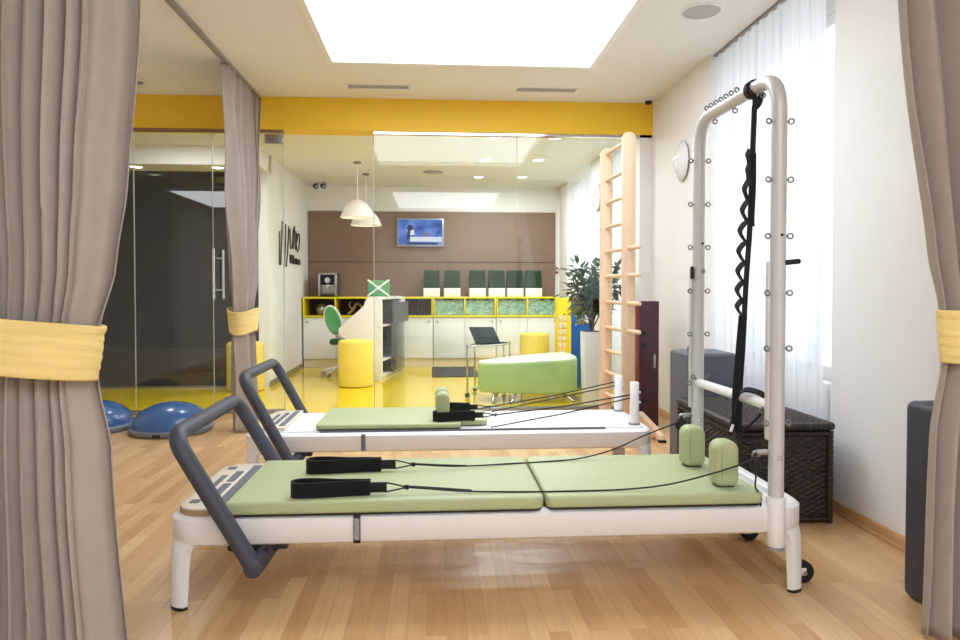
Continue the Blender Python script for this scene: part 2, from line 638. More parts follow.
w = struct(thing('window_8', (XR + 0.35, -1.2, 0.6), None, None))  # added window behind the camera, daylight fill for the white reformer frame
f = MB()
for (a0, a1, z0, z1) in ((-3.1, -3.04, 0.6, 2.7), (0.64, 0.7, 0.6, 2.7), (-3.1, 0.7, 0.6, 0.66), (-3.1, 0.7, 2.64, 2.7), (-1.23, -1.17, 0.6, 2.7)):
    f.box(XR + 0.3, XR + 0.36, a0, a1, z0, z1, 0.004)
f.build('window_frame', M['trimw'], w)
MB().box(XR + 0.325, XR + 0.335, -3.06, 0.66, 0.63, 2.67).build('window_pane', M['pane'], w)
struct(MB().box(-5.4, XL, YG - 0.02, YG + 0.2, 0, LZ).build('added_leak_wall', M['darkroom']))  # added unseen dark wall, keeps sky out of the dark glass reflections
struct(MB().box(XL - 0.2, XL, YB, YG, 0, CZ).build('wall_left', M['wall']))
struct(MB().box(XL - 0.2, XR + 0.5, YB - 0.2, YB, 0, CZ).build('wall_rear', M['wall']))
b = MB()
b.box(XR - 0.016, XR, YB, NY0, 0, 0.062, 0.003)
b.box(XR - 0.026, XR - 0.016, YB, NY0, 0, 0.02, 0.003)
b.box(XR - 0.016, XR, NY1, YG - 0.05, 0, 0.062, 0.003)
struct(b.build('baseboard_right', M['base']))

# yellow beam over the glass
struct(MB().box(XL, XR, YG - 0.02, YG + 0.2, 2.68, CZ).build('trim_beam', M['yellow']))

# lobby shell
b = MB()
b.box(-5.2, LR + 0.4, YG + 0.2, 8.45, LZ, LZ + 0.15)
b.box(LL - 0.12, LR + 0.4, 8.45, LB, LZ, LZ + 0.15)
struct(b.build('ceiling_lobby', M['ceil']))
struct(MB().box(LL - 0.12, LR + 0.4, LB, LB + 0.2, 0, LZ).build('wall_back', M['wall']))
b = MB()
b.box(-1.975, 1.925, LB - 0.03, LB, 1.612, 2.402)
b.box(-1.975, 1.925, LB - 0.03, LB, 0, 1.598)
bp = struct(b.build('trim_back_panelling', M['brown']))
MB().box(-1.975, 1.925, LB - 0.02, LB, 1.598, 1.612).build('panel_joint', M['seam'], bp)
WIN = ((6.86, 8.0), (8.75, 10.35))
b = MB()
ys = [YG + 0.2] + [v for w in WIN for v in w] + [LB]
for i in range(0, len(ys), 2):
    b.box(LR, LR + 0.4, ys[i], ys[i + 1], 0, LZ)
for y0, y1 in WIN:
    b.box(LR + 0.3, LR + 0.4, y0, y1, 0, 0.4)
    b.box(LR + 0.3, LR + 0.4, y0, y1, 2.6, LZ)
b.box(LR, XR + 0.5, YG, YG + 0.2, 0, 2.68)
struct(b.build('wall_lobby_right', M['wall']))
for i, (y0, y1) in enumerate(WIN):
    w = struct(thing('window_%d' % (i + 2), (LR + 0.35, (y0 + y1) / 2, 0.4), None, None))
    f = MB()
    for (a0, a1, z0, z1) in ((y0, y0 + 0.06, 0.4, 2.6), (y1 - 0.06, y1, 0.4, 2.6), (y0, y1, 0.4, 0.46), (y0, y1, 2.54, 2.6)):
        f.box(LR + 0.32, LR + 0.38, a0, a1, z0, z1, 0.004)
    f.build('window_frame', M['trimw'], w)
    MB().box(LR + 0.345, LR + 0.355, y0 + 0.04, y1 - 0.04, 0.43, 2.57).build('window_pane', M['pane'], w)
# white wall on the left of the lobby, dark glass room beside it, white bulkhead above
struct(MB().box(LL - 0.12, LL, 8.42, LB, 0, LZ).build('wall_lobby_left', M['wall']))
struct(MB().box(LL, LL + 0.012, 8.42, 10.42, 0, 0.07, 0.003).build('baseboard_lobby_left', M['steel']))
struct(MB().box(-5.4, LL - 0.12, 8.42, 8.43, 0, 2.575).build('window_4', M['darkglass']))
# the dim room behind the dark glass
struct(MB().box(-7.6, LL - 0.12, 8.45, 14.2, -0.1, 0.0).build('floor_dark_room', M['parquet']))
struct(MB().box(-7.6, LL - 0.12, 8.6, 14.2, LZ, LZ + 0.15).build('ceiling_dark_room', M['darkroom']))
b = MB()
b.box(-7.6, LL + 0.1, 14.2, 14.4, 0, LZ)
b.box(-7.8, -7.6, 8.43, 14.4, 0, LZ)
b.box(-7.6, -5.4, 8.43, 8.55, 0, LZ)
b.box(LL - 0.12, LL, LB, 14.2, 0, LZ)
struct(b.build('wall_dark_room', M['darkroom']))
t = thing('ceiling_light_panel', (-3.5, 12.6, LZ), 'pale ceiling light panel seen dimly through the dark glass', 'ceiling light', 'ceiling light panels')
MB().box(-4.3, -2.7, 11.5, 13.75, LZ - 0.02, LZ - 0.002).build('diffuser', M['dimpanel'], t)
f = MB()
for (a0, a1, c0, c1) in ((-4.35, -4.3, 11.45, 13.8), (-2.7, -2.65, 11.45, 13.8), (-4.3, -2.7, 11.45, 11.5), (-4.3, -2.7, 13.75, 13.8)):
    f.box(a0, a1, c0, c1, LZ - 0.024, LZ - 0.001)
f.build('frame', M['trimw'], t)
struct(MB().box(-5.2, LL, 7.95, 8.6, 2.575, LZ).build('trim_bulkhead', M['wall']))
struct(MB().box(-5.2, LL - 0.12, 8.40, 8.42, 0, 0.025).build('baseboard_dark_glass', M['steel']))
struct(MB().box(-5.4, -5.2, YG, 8.43, 0, LZ).build('wall_lobby_far_left', M['darkroom']))

# glass partition: panes, one pair of door leaves, rails and fittings
def pane(n, x0, x1, nm='window', y=YG + 0.02, z0=0.03):
    o = struct(MB().box(x0, x1, y, y + 0.01, z0, 2.655).build('%s_%d' % (nm, n), M['glass']))
    return o
pane(5, XL, -2.82)
d1 = pane(1, -2.81, -2.10, 'door')
d2 = pane(2, -2.09, -1.425, 'door')
p6 = pane(6, -0.577, 0.79)
for o_, x in ((d1, -2.81), (d2, -2.09), (d2, -1.432), (p6, -0.584)):
    MB().box(x, x + 0.005, YG + 0.018, YG + 0.032, 0.03, 2.655).build('glass_edge', M['edge'], o_)
pane(7, 0.80, XR - 0.01)
h = MB()
for x, yy in ((-2.05, YG - 0.085), (-2.03, YG + 0.135)):
    h.cyl((x, yy, 1.085), (x, yy, 1.555), 0.013, 12)
for z in (1.17, 1.47):
    h.cyl((-2.05, YG - 0.085, z), (-2.03, YG + 0.135, z), 0.008, 10)
h.build('door_handle', M['chrome'], d2)
MB().box(-1.60, -1.425, YG + 0.005, YG + 0.045, 2.555, 2.64, 0.004).build('patch_hinge', M['steel'], d2)
struct(MB().box(XL, -1.425, YG + 0.0, YG + 0.05, 2.655, 2.68).build('trim_head_rail', M['brass']))
struct(MB().box(-0.577, XR, YG + 0.0, YG + 0.05, 2.655, 2.68).build('trim_head_channel', M['chrome']))
b = MB()
b.box(XL, -1.425, YG - 0.01, YG + 0.06, 0.0, 0.03, 0.003)
b.box(-0.577, XR, YG - 0.01, YG + 0.06, 0.0, 0.03, 0.003)
struct(b.build('trim_floor_channel', M['steel']))

# ------------------------------------------------------------------ curtains
def curtain_sheet(rows, base, axis, seed, nf, zs, wide=0.0, nv=70, overlap=0.35):
    """pleated cloth; rows (z, start, end, fold depth) along the axis; `wide` broadens the last folds into a flat flap"""
    rnd = random.Random(seed)
    ph = [rnd.uniform(0, 6.28) for _ in range(6)]
    b = MB()
    def f(u, v):
        z = zs[0] + (zs[1] - zs[0]) * v
        s, e, amp, shift = interp(rows, z)
        u0 = 1 - wide
        q = u if u < u0 else u0 + (u - u0) * 0.15
        a = 2 * pi * nf * (q + 0.018 * sin(7.3 * u + ph[0]) + 0.012 * sin(17 * u + ph[1] + 0.5 * v))
        k = amp * (0.72 + 0.28 * sin(5.1 * u * nf + ph[2]))
        wav = sin(a) + 0.22 * sin(2 * a + ph[3] + 1.2 * v)
        along = s + (e - s) * u + overlap * (e - s) / nf * 0.5 * sin(2 * a + 0.6) * (0.6 + 0.4 * sin(3 * u + ph[4]))
        across = base + shift + k * wav + 0.008 * sin(3 * v * 6 + u * 9 + ph[5])
        return (along, across, z) if axis == 'x' else (across, along, z)
    b.grid(f, int(nf * 18), nv)
    return b


def tieback(c, rx, ry, z_of, h, parent, taper=0.0):
    """fabric band round the gathered cloth; z_of(angle) = height of its lower edge"""
    b = MB()
    def f(u, v):
        a = 2 * pi * u
        k = 1 - taper * (1 - v) + 0.012 * sin(pi * v) + (0.014 if v > 0.86 else 0)
        wr = 0.0012 * sin(v * 34 + 2 * sin(a * 2)) + 0.0008 * sin(v * 61 + a * 5)
        return (c[0] + (rx * k + wr) * cos(a), c[1] + (ry * k + wr) * sin(a), z_of(a) + h * v)
    b.grid(f, 72, 26, cu=True)
    return b.build('tieback', M['tieback'], parent, solid=0.006)


# rows: z, start, end, fold depth, across shift
t = thing('curtain', (-1.6, 2.2, 0.01), 'taupe floor-length curtain gathered at the left front with a wide yellow tieback', 'curtain', 'taupe curtains')
rows = [(0.0, -1.95, -0.965, 0.06, 0), (0.68, -1.85, -1.015, 0.055, 0), (0.88, -1.78, -1.05, 0.045, 0), (1.04, -1.78, -1.045, 0.045, 0), (1.25, -1.86, -0.99, 0.06, 0), (1.5, -1.95, -0.955, 0.06, 0), (2.07, -2.05, -0.91, 0.06, 0), (2.95, -2.1, -0.88, 0.06, 0)]
curtain_sheet(rows, 2.2, 'x', 3, 20, (0.01, 2.95), wide=0.13).build('curtain_cloth', M['curtain'], t, 60, solid=0.004)
tieback((-1.42, 2.2), 0.40, 0.115, lambda a: 0.897 + 0.045 * (1 - cos(a)), 0.168, t, 0.06)
t = thing('curtain', (1.85, 2.2, 0.01), 'taupe curtain at the right edge hanging before the dark slate block', 'curtain', 'taupe curtains')
rows = [(0.0, 1.63, 2.06, 0.05, 0), (0.7, 1.66, 2.04, 0.045, 0), (0.93, 1.69, 2.0, 0.04, 0), (1.11, 1.675, 2.0, 0.04, 0), (1.3, 1.64, 2.04, 0.05, 0), (2.13, 1.515, 2.08, 0.05, 0), (2.95, 1.40, 2.08, 0.05, 0)]
curtain_sheet(rows, 2.18, 'x', 11, 5.5, (0.01, 2.95), wide=0.0).build('curtain_cloth', M['curtain'], t, 60, solid=0.004)
tieback((1.86, 2.18), 0.195, 0.075, lambda a: 0.935 + 0.0 * cos(a), 0.175, t, 0.07)
t = thing('curtain', (-1.6, 5.9, 0.01), 'narrow taupe curtain tied in the middle, standing before the glass partition', 'curtain', 'taupe curtains')
rows = [(0.0, 5.74, 6.04, 0.085, 0.05), (0.75, 5.74, 6.02, 0.085, 0.05), (0.9, 5.74, 5.99, 0.075, 0.05), (1.05, 5.72, 6.0, 0.075, 0.05), (1.3, 5.69, 6.16, 0.085, 0.045), (2.0, 5.62, 6.42, 0.075, 0.02), (2.96, 5.56, 6.6, 0.05, 0.0)]
curtain_sheet(rows, -1.642, 'y', 5, 6.5, (0.01, 2.955)).build('curtain_cloth', M['curtain'], t, 60, solid=0.004)
tieback((-1.592, 5.865), 0.125, 0.165, lambda a: 0.80 + 0.035 * abs(cos(a)) ** 2, 0.19, t, 0.12)
t = tag(MB().box(-1.66, -1.62, -3.2, 6.6, CZ - 0.028, CZ, 0.003).build('curtain_track', M['grey']), 'slim grey curtain track on the ceiling running back to the glass', 'curtain track')
tag(MB().box(-3.4, 2.1, 2.18, 2.22, CZ - 0.028, CZ, 0.003).build('curtain_track', M['grey']), 'curtain track above the two front curtains', 'curtain track')

def sheer(name, y0, y1, x, z0, z1, nf, amp, lab):
    b = MB()
    ph = random.uniform(0, 6)
    b.grid(lambda u, v: (x + amp * sin(2 * pi * nf * u + ph + 0.7 * sin(9 * u)) * (0.7 + 0.3 * sin(4 * v + u * 30)), y0 + (y1 - y0) * u + 0.01 * sin(4 * pi * nf * u), z0 + (z1 - z0) * v), int(nf * 14), 16)
    return tag(b.build(name, M['sheer'], None, 60), lab, 'sheer curtain')
sheer('sheer_curtain', 3.74, 5.23, 2.17, 0.05, 2.965, 13, 0.012, 'white sheer curtain across the bright studio window behind the tower')
tag(MB().box(2.15, 2.19, 3.6, 5.24, 2.97, 3.0, 0.003).build('curtain_track', M['grey']), 'curtain track holding the white sheer curtain at the studio window', 'curtain track')
sheer('sheer_curtain', 6.88, 7.98, 2.06, 0.05, 2.7, 12, 0.012, 'white sheer curtain in the lobby, seen behind the wooden ladder')
sheer('sheer_curtain', 8.77, 10.33, 2.06, 0.05, 2.7, 12, 0.012, 'white sheer curtain at the far lobby window beside the brown wall')

rd = thing('radiator', (2.36, 4.4, 0.09), 'white radiator edge beneath the studio window beside the sheer curtain', 'radiator')
b = MB()
for i in range(15):
    y = 3.75 + i * 0.09
    b.box(2.32, 2.40, y, y + 0.075, 0.13, 0.62, 0.012)
b.build('radiator_panel', M['white'], rd)
MB().tube(fillet([(2.3, 3.66, 0.0), (2.3, 3.66, 0.5), (2.3, 3.74, 0.5)], 0.03), 0.012, 10).build('pipe', M['white'], rd)
MB().cyl((2.3, 3.66, 0.44), (2.3, 3.66, 0.53), 0.026).build('valve', M['steel'], rd)

# ------------------------------------------------------------------ reformers
def table_frame(x0, x1, y0, y1, zr0, zr1, parent, r=0.10):
    """white rail ring rounded at the corners, on four corner legs"""
    th = 0.05
    out = rrect(x0, x1, y0, y1, r)
    inn = rrect(x0 + th, x1 - th, y0 + th, y1 - th, r - 0.045)
    b = MB()
    n = len(out)
    prof = [(0, zr0 + 0.012), (0, zr1 - 0.014), (0.25, zr1 - 0.004), (0.35, zr1), (0.8, zr1), (1, zr1 - 0.008), (1, zr0), (0.25, zr0)]
    rings = [[b.bm.verts.new((o[0] + (i[0] - o[0]) * k, o[1] + (i[1] - o[1]) * k, z)) for o, i in zip(out, inn)] for k, z in prof]
    for a, c in zip(rings, rings[1:] + rings[:1]):
        for k in range(n):
            b.bm.faces.new((a[k], a[(k + 1) % n], c[(k + 1) % n], c[k]))
    fr = b.build('frame', M['white'], parent, 50)
    for sx in (0, 1):
        for sy in (0, 1):
            b = MB()
            cx, cy = (x0 + r, x1 - r)[sx], (y0 + r, y1 - r)[sy]
            a0 = {(0, 0): 180, (1, 0): 270, (1, 1): 0, (0, 1): 90}[(sx, sy)]
            ax, ay = (-1, 1)[sx], (-1, 1)[sy]
            pts = []
            rr = r - 0.002
            for k in range(9):
                a = radians(a0 + 90 * k / 8)
                pts.append((cx + rr * cos(a), cy + rr * sin(a)))
            levels = [(zr0 + 0.03, 1.0), (zr0 + 0.002, 0.88), (zr0 - 0.012, 0.74), (zr0 - 0.03, 0.68), (0.15, 0.64), (0.012, 0.58)]
            rings = []
            cor = ((x0, x1)[sx], (y0, y1)[sy])
            dark = []
            for z, k in levels:
                L = []
                for (px, py) in pts:
                    # shrink towards the outer corner as the leg descends
                    L.append(((px - cor[0]) * k + cor[0] - ax * 0.028 * (1 - k) * 0.3, (py - cor[1]) * k + cor[1]))
                inn2 = [(p[0] - ax * 0.026 * k, p[1] - ay * 0.026 * k) for p in L]
                L2 = L + [(q[0], q[1]) for q in reversed(inn2)]
                rings.append([b.bm.verts.new((p[0], p[1], z)) for p in L2])
            m = len(rings[0])
            for A, B in zip(rings, rings[1:]):
                for k in range(m):
                    b.bm.faces.new((A[k], A[(k + 1) % m], B[(k + 1) % m], B[k]))
            b.bm.faces.new(rings[0])
            b.bm.faces.new(rings[-1])
            foot = [(v.co.x, v.co.y) for v in rings[-1]]
            lg = b.build('leg', M['white'], parent, 50)
            MB().prism(foot, 'z', 0.001, 0.014).build('rubber_foot', M['black'], lg)
    return fr


def footbar(parent, xa, za, xb, zb, y0, y1, r=0.031, pivot=True, far_end=None):
    fe = far_end or (xa - 0.01, za)
    p = fillet([(xa, y0, za), (xb, y0, zb), (xb - 0.01, y1, zb), (fe[0], y1, fe[1])], 0.085, 8)
    o = MB().tube(p, r, 18).build('footbar', M['bar'], parent, 60)
    for yy, s, (px, pz) in ((y0, 1, (xa, za)), (y1, -1, fe)):
        e = MB()
        e.tube([(px, yy - s * 0.024, pz), (px, yy - s * 0.02, pz), (px + 0.005, yy + s * 0.05, pz), (px + 0.035, yy + s * 0.11, pz + 0.035)], [0.03, 0.034, 0.034, 0.03], 18)
        e.build('pivot', M['bar'], o, 50)
    return o


def eyebolt_mesh():
    b = MB()
    b.torus((0.017, 0, 0), 0.0098, 0.0034, (0.25, 1, 0.15), 16, 6)
    b.cyl((-0.004, 0, 0), (0.008, 0, 0), 0.0035, 8)
    bm = b.bm
    me = bpy.data.meshes.new('eyebolt')
    bmesh.ops.recalc_face_normals(bm, faces=bm.faces[:])
    bm.to_mesh(me)
    bm.free()
    me.polygons.foreach_set('use_smooth', [True] * len(me.polygons))
    me.materials.append(M['eye'])
    return me
EYE = eyebolt_mesh()


def eyebolt(parent, loc, d):
    o = bpy.data.objects.new('eyebolt', EYE)
    C.objects.link(o)
    o.parent = parent
    o.location = Vector(loc) - parent.location
    o.rotation_euler = Vector(d).to_track_quat('X', 'Z').to_euler()
    return o


# ---- near reformer with tower
R1 = thing('reformer', (0.22, 2.9, 0.0), 'near white pilates reformer with tall silver tower and two-piece sage green mat', 'reformer', 'pilates reformers')
RX0, RX1, RY0, RY1 = -0.985, 1.445, 2.56, 3.315
Z0, Z1 = 0.236, 0.348
table_frame(RX0, RX1, RY0, RY1, Z0, Z1, R1)
MB().box(RX0 + 0.05, RX1 - 0.05, RY0 + 0.05, RY1 - 0.05, 0.29, 0.318).build('deck', M['white'], R1)
pl = MB().prism(rrect(-0.955, -0.77, 2.572, 3.235, (0.09, 0.006, 0.006, 0.09)), 'z', 0.349, 0.374, 0.003).build('foot_platform', M['beige'], R1)
MB().prism(rrect(-0.957, -0.769, 2.5705, 3.2365, (0.09, 0.006, 0.006, 0.09)), 'z', 0.347, 0.368).build('plywood_edge', M['ply'], pl)
for (x0, x1, y0, y1) in ((-0.822, -0.786, 2.62, 3.19), (-0.872, -0.84, 2.74, 2.9), (-0.872, -0.84, 2.93, 3.09), (-0.915, -0.892, 2.79, 3.03), (-0.925, -0.89, 2.645, 2.685), (-0.86, -0.84, 2.62, 2.66), (-0.925, -0.89, 3.13, 3.17)):
    MB().prism(rrect(x0, x1, y0, y1, 0.004, 2), 'z', 0.373, 0.3765).build('grip_strip', M['grip'], pl)

def mat_pad(x0, x1, y0, y1, z0, z1, parent, nm, r=(0.012, 0.035, 0.035, 0.012), m='sage'):
    o = MB().prism(rrect(x0, x1, y0, y1, r), 'z', z0, z1, 0.011, 3).build(nm, M[m], parent, 50)
    MB().prism(rrect(x0 + 0.006, x1 - 0.006, y0 + 0.006, y1 - 0.006, r), 'z', z0 - 0.006, z0 + 0.006).build('mat_base', M['black'], o)
    return o
mat_pad(-0.765, 0.410, 2.548, 3.18, 0.353, 0.402, R1, 'carriage_mat')
mat_pad(0.418, 1.262, 2.548, 3.18, 0.356, 0.402, R1, 'fixed_mat', (0.03, 0.03, 0.03, 0.03))

def shoulder_rest(x, y, z, parent, h=0.18, w=0.098, d=0.085):
    prof = rrect(-w / 2, w / 2, 0, h, (0.03, 0.03, 0.04, 0.04), 10)
    o = MB().prism([(x + u, z + v) for u, v in prof], 'y', y - d / 2, y + d / 2, 0.02, 5)
    o = o.build('shoulder_rest', M['sage'], parent, 60)
    pts = [(x - w * 0.24, y - d / 2 - 0.0004, z + 0.03 + (h - 0.06) * k / 8) for k in range(9)]
    MB().tube(pts, 0.0018, 6).build('seam_piping', M['sagedk'], o)
    MB().prism(rrect(x - w / 2 + 0.014, x + w / 2 - 0.014, y - d / 2 + 0.012, y + d / 2 - 0.012, 0.012, 4), 'z', z - 0.012, z + 0.012).build('rest_base', M['black'], o)
    return o
for (x, y, h) in ((1.142, 2.655, 0.18), (1.132, 2.965, 0.175)):
    o = shoulder_rest(x, y, 0.404, R1, h)

fb = footbar(R1, -0.648, 0.185, -0.925, 0.66, 2.495, 3.31)
b = MB()
b.box(-0.68, -0.58, 2.57, 2.62, 0.212, 0.236, 0.004)
b.cyl((-0.62, 2.565, 0.222), (-0.62, 2.55, 0.222), 0.012, 12)
b.box(-0.575, -0.545, 2.565, 2.6, 0.222, 0.236)
b.build('footbar_bracket', M['black'], R1)
MB().cyl((-0.74, 2.6, 0.215), (-0.74, 2.6, 0.24), 0.03, 16).build('bumper', M['black'], R1)
sl = MB().box(-0.301, -0.276, 2.553, 2.562, 0.24, 0.346, 0.001).build('scale_plate', M['black'], R1)
MB().box(-0.298, -0.279, 2.5515, 2.555, 0.253, 0.333).build('scale_label', M['tag'], sl)

# wheels at the tower end
for y in (2.66, 3.13):
    ca = MB()
    ca.box(1.43, 1.455, y - 0.02, y + 0.02, 0.045, 0.075, 0.004)
    ca.box(1.44, 1.48, y - 0.022, y - 0.017, 0.036, 0.066, 0.003)
    ca.box(1.44, 1.48, y + 0.017, y + 0.022, 0.036, 0.066, 0.003)
    ca = ca.build('caster', M['white'], R1)
    MB().tube([(1.472, y - 0.016, 0.046), (1.472, y - 0.012, 0.046), (1.472, y + 0.012, 0.046), (1.472, y + 0.016, 0.046)], [0.036, 0.044, 0.044, 0.036], 24).build('wheel', M['black'], ca)
    MB().cyl((1.472, y - 0.028, 0.046), (1.472, y + 0.028, 0.046), 0.008, 10).build('axle', M['steel'], ca)

# tower: one bent silver tube in two sockets
TN, TF = (1.312, 2.565), (1.287, 3.30)
TOP = 1.997
pth = fillet([(TN[0], TN[1], 0.25), (TN[0], TN[1], TOP), (TF[0], TF[1], TOP), (TF[0], TF[1], 0.25)], 0.14, 12)
MB().tube(pth, 0.0285, 22).build('tower', M['alu'], R1, 60)
for (x, y) in (TN, TF):
    sk = MB().tube([(x, y, 0.19), (x, y, 0.195), (x, y, 0.375), (x, y, 0.38)], [0.033, 0.036, 0.036, 0.034], 24).build('tower_socket', M['white'], R1, 50)
    MB().cyl((x, y, 0.176), (x, y, 0.192), 0.033, 24).build('socket_cap', M['grey'], sk)
    bo = MB()
    bo.lathe([(0, 0.008), (0.006, 0.006), (0.009, 0), (0, 0)], 0, 0, 14)
    for v in bo.bm.verts:
        c0 = v.co.copy()
        v.co = Vector((x + c0.x, y - 0.027 - c0.z, 0.535 + c0.y))
    bo.build('bolt', M['chrome'], R1)
# slim slide rail beside the near post, levers, small plugs
tx = TN[0]
for (x, y) in (TN, TF):
    MB().box(x - 0.042, x - 0.028, y - 0.006, y + 0.016, 0.6, 1.285, 0.004).build('slide_rail', M['alu'], R1)
MB().obox((tx + 0.046, 2.545, 1.283), (0.062, 0.02, 0.02), Matrix.Rotation(radians(-6), 3, 'Y'), 0.007, 3).build('lever', M['black'], R1)
MB().box(TF[0] - 0.045, TF[0] - 0.03, 3.275, 3.295, 1.23, 1.29, 0.005).build('lever', M['black'], R1)
MB().cyl((tx - 0.0, 2.535, 1.385), (tx, 2.54, 1.385), 0.006, 10).build('plug', M['black'], R1)
MB().cyl((TF[0] + 0.008, 3.268, 1.4), (TF[0] + 0.008, 3.275, 1.4), 0.006, 10).build('plug', M['black'], R1)
MB().cyl((TF[0] + 0.012, 3.268, 1.265), (TF[0] + 0.012, 3.275, 1.265), 0.011, 12).build('plug', M['steel'], R1)
for z in (1.818, 1.597, 1.382, 1.165, 0.952, 0.665):
    for s in (-1, 1):
        eyebolt(R1, (TN[0] + s * 0.028, TN[1], z), (s, -0.35, 0))
for z in (1.803, 1.592, 1.383, 1.17, 0.96, 0.72):
    for s in (-1, 1):
        eyebolt(R1, (TF[0] + s * 0.028, TF[1], z), (s, -0.35, 0))
def bar_pt(y):
    k = (y - TN[1]) / (TF[1] - TN[1])
    return TN[0] + (TF[0] - TN[0]) * k
for i in range(7):
    y = 3.17 - i * 0.05
    eyebolt(R1, (bar_pt(y) - 0.016, y, TOP + 0.012), (-0.35, 0, 1))
for y in (3.16, 2.96, 2.72):
    eyebolt(R1, (bar_pt(y) + 0.01, y, TOP - 0.02), (0.3, 0, -1))
# cross tube between the posts
MB().tube([(TF[0], TF[1] - 0.02, 0.722), (TN[0], TN[1] + 0.02, 0.722)], 0.021, 18).build('cross_tube', M['white'], R1, 50)
for (p, d) in (((TN[0] - 0.02, 2.64, 0.715), (-0.4, -0.3, -1)), ((TF[0] + 0.02, 3.255, 0.745), (0.6, -0.3, 1)), ((TF[0] - 0.024, 3.265, 0.745), (-1, -0.3, 0.6))):
    eyebolt(R1, p, d)
for (x, y, z, nm) in ((TN[0], TN[1], 0.535, 1), (TF[0], TF[1], 0.545, 0)):
    pb = MB()
    pb.box(x - 0.075, x - 0.025, y - 0.003, y + 0.02, z + 0.006, z + 0.024, 0.005)
    pb.torus((x - 0.075, y + 0.01, z + 0.006), 0.014, 0.005, (0, 1, 0.3))
    pb = pb.build('pulley_bracket', M['steel'], R1)
    w = MB()
    for yy in (-0.012, 0.012):
        w.box(x - 0.092, x - 0.068, y + 0.008 + yy - 0.002, y + 0.008 + yy + 0.002, z - 0.06, z + 0.002, 0.002)
    w.build('pulley_cheek', M['black'], pb)
    MB().tube([(x - 0.08, y - 0.001, z - 0.034), (x - 0.08, y + 0.008, z - 0.034), (x - 0.08, y + 0.017, z - 0.034)], [0.027, 0.021, 0.027], 18).build('pulley', M['black'], pb)
MB().tube(smooth([(1.225, 2.575, 0.5), (1.232, 2.565, 0.46), (1.228, 2.56, 0.42), (1.245, 2.555, 0.385), (1.25, 2.56, 0.345)]), 0.0035, 8).build('rope_tail', M['rope'], R1)

# ---- hand straps
def hand_strap(label, x0, x1, y, z, rope_pts, ang=0.0, h=0.056):
    t = thing('hand_strap', (x0, y, z), label, 'strap', 'padded hand straps')
    L = x1 - x0
    def loop(h, th, x_in, m, nm, par):
        pts = []
        n = 22
        for k in range(n + 1):                       # round end then both sides closing at the right
            a = radians(90 + 180 * k / n)
            pts.append((x0 + 0.034 + 0.034 * cos(a), y + 0.034 * sin(a), z + h / 2 + 0.001))
        side = [(x0 + L * q, y - w0, z + h / 2 + 0.001) for q, w0 in ((0.3, 0.03), (0.55, 0.02), (0.8, 0.011), (1.0, 0.009))]
        back = [(p[0], 2 * y - p[1] + 0.004 * sin(p[0] * 40), p[2]) for p in reversed(side)]
        b = MB().ribbon(smooth(back + pts[::4] + side, 5), (0, 0, 1), h, th)
        return b.build(nm, m, par, 40)
    lp = loop(h, 0.011, x0, M['fuzzy'], 'padded_loop', t)
    MB().box(x1 - 0.01, x1 + 0.062, y - 0.006, y + 0.006, z + 0.009, z + 0.047, 0.003).build('webbing_tab', M['nylon'], t)
    xe = x1 + 0.062
    knot = (xe + 0.075, y, z + 0.026)
    cd = MB()
    cd.tube(smooth([(xe - 0.004, y, z + 0.045), (xe + 0.035, y - 0.004, z + 0.038), knot], 6), 0.0032, 8)
    cd.tube(smooth([(xe - 0.004, y, z + 0.010), (xe + 0.035, y + 0.004, z + 0.016), knot], 6), 0.0032, 8)
    cd.tube([(xe - 0.003, y, z + 0.008), (xe - 0.003, y, z + 0.047)], 0.0035, 8)
    cd.build('cord_loop', M['rope'], t)
    k = MB()
    k.torus((knot[0] - 0.004, y, knot[2]), 0.0055, 0.0045, (1, 0, 0.2), 12, 8)
    k.torus((knot[0] + 0.004, y, knot[2]), 0.0055, 0.0045, (1, 0.3, 0), 12, 8)
    k.build('knot', M['rope'], t)
    MB().tube(smooth([knot] + rope_pts, 8), 0.0034, 8).build('rope', M['rope'], t)
    e = rope_pts[0]
    MB().tube(smooth([(knot[0], y + 0.004, knot[2] + 0.003), ((knot[0] + e[0]) / 2, y + 0.006, (knot[2] + e[2]) / 2 + 0.003), (e[0] + 0.04, e[1] + 0.007, e[2])], 6), 0.0032, 8).build('rope_end', M['rope'], t)
    return t
hand_strap('black padded strap loop on the green mat, nearest the front', -0.535, -0.245, 2.615, 0.402,
           [(0.1, 2.61, 0.411), (0.3, 2.605, 0.4055), (0.5, 2.6, 0.4055), (0.72, 2.6, 0.408), (0.9, 2.597, 0.425), (1.08, 2.592, 0.468), (1.217, 2.585, 0.512)])
hand_strap('black padded strap loop on the green mat, farther from the front', -0.54, -0.23, 2.955, 0.402,
           [(0.10, 2.97, 0.413), (0.34, 3.03, 0.4055), (0.52, 3.06, 0.4055), (0.66, 3.08, 0.412), (0.82, 3.12, 0.44), (0.99, 3.2, 0.485), (1.207, 3.308, 0.53)])

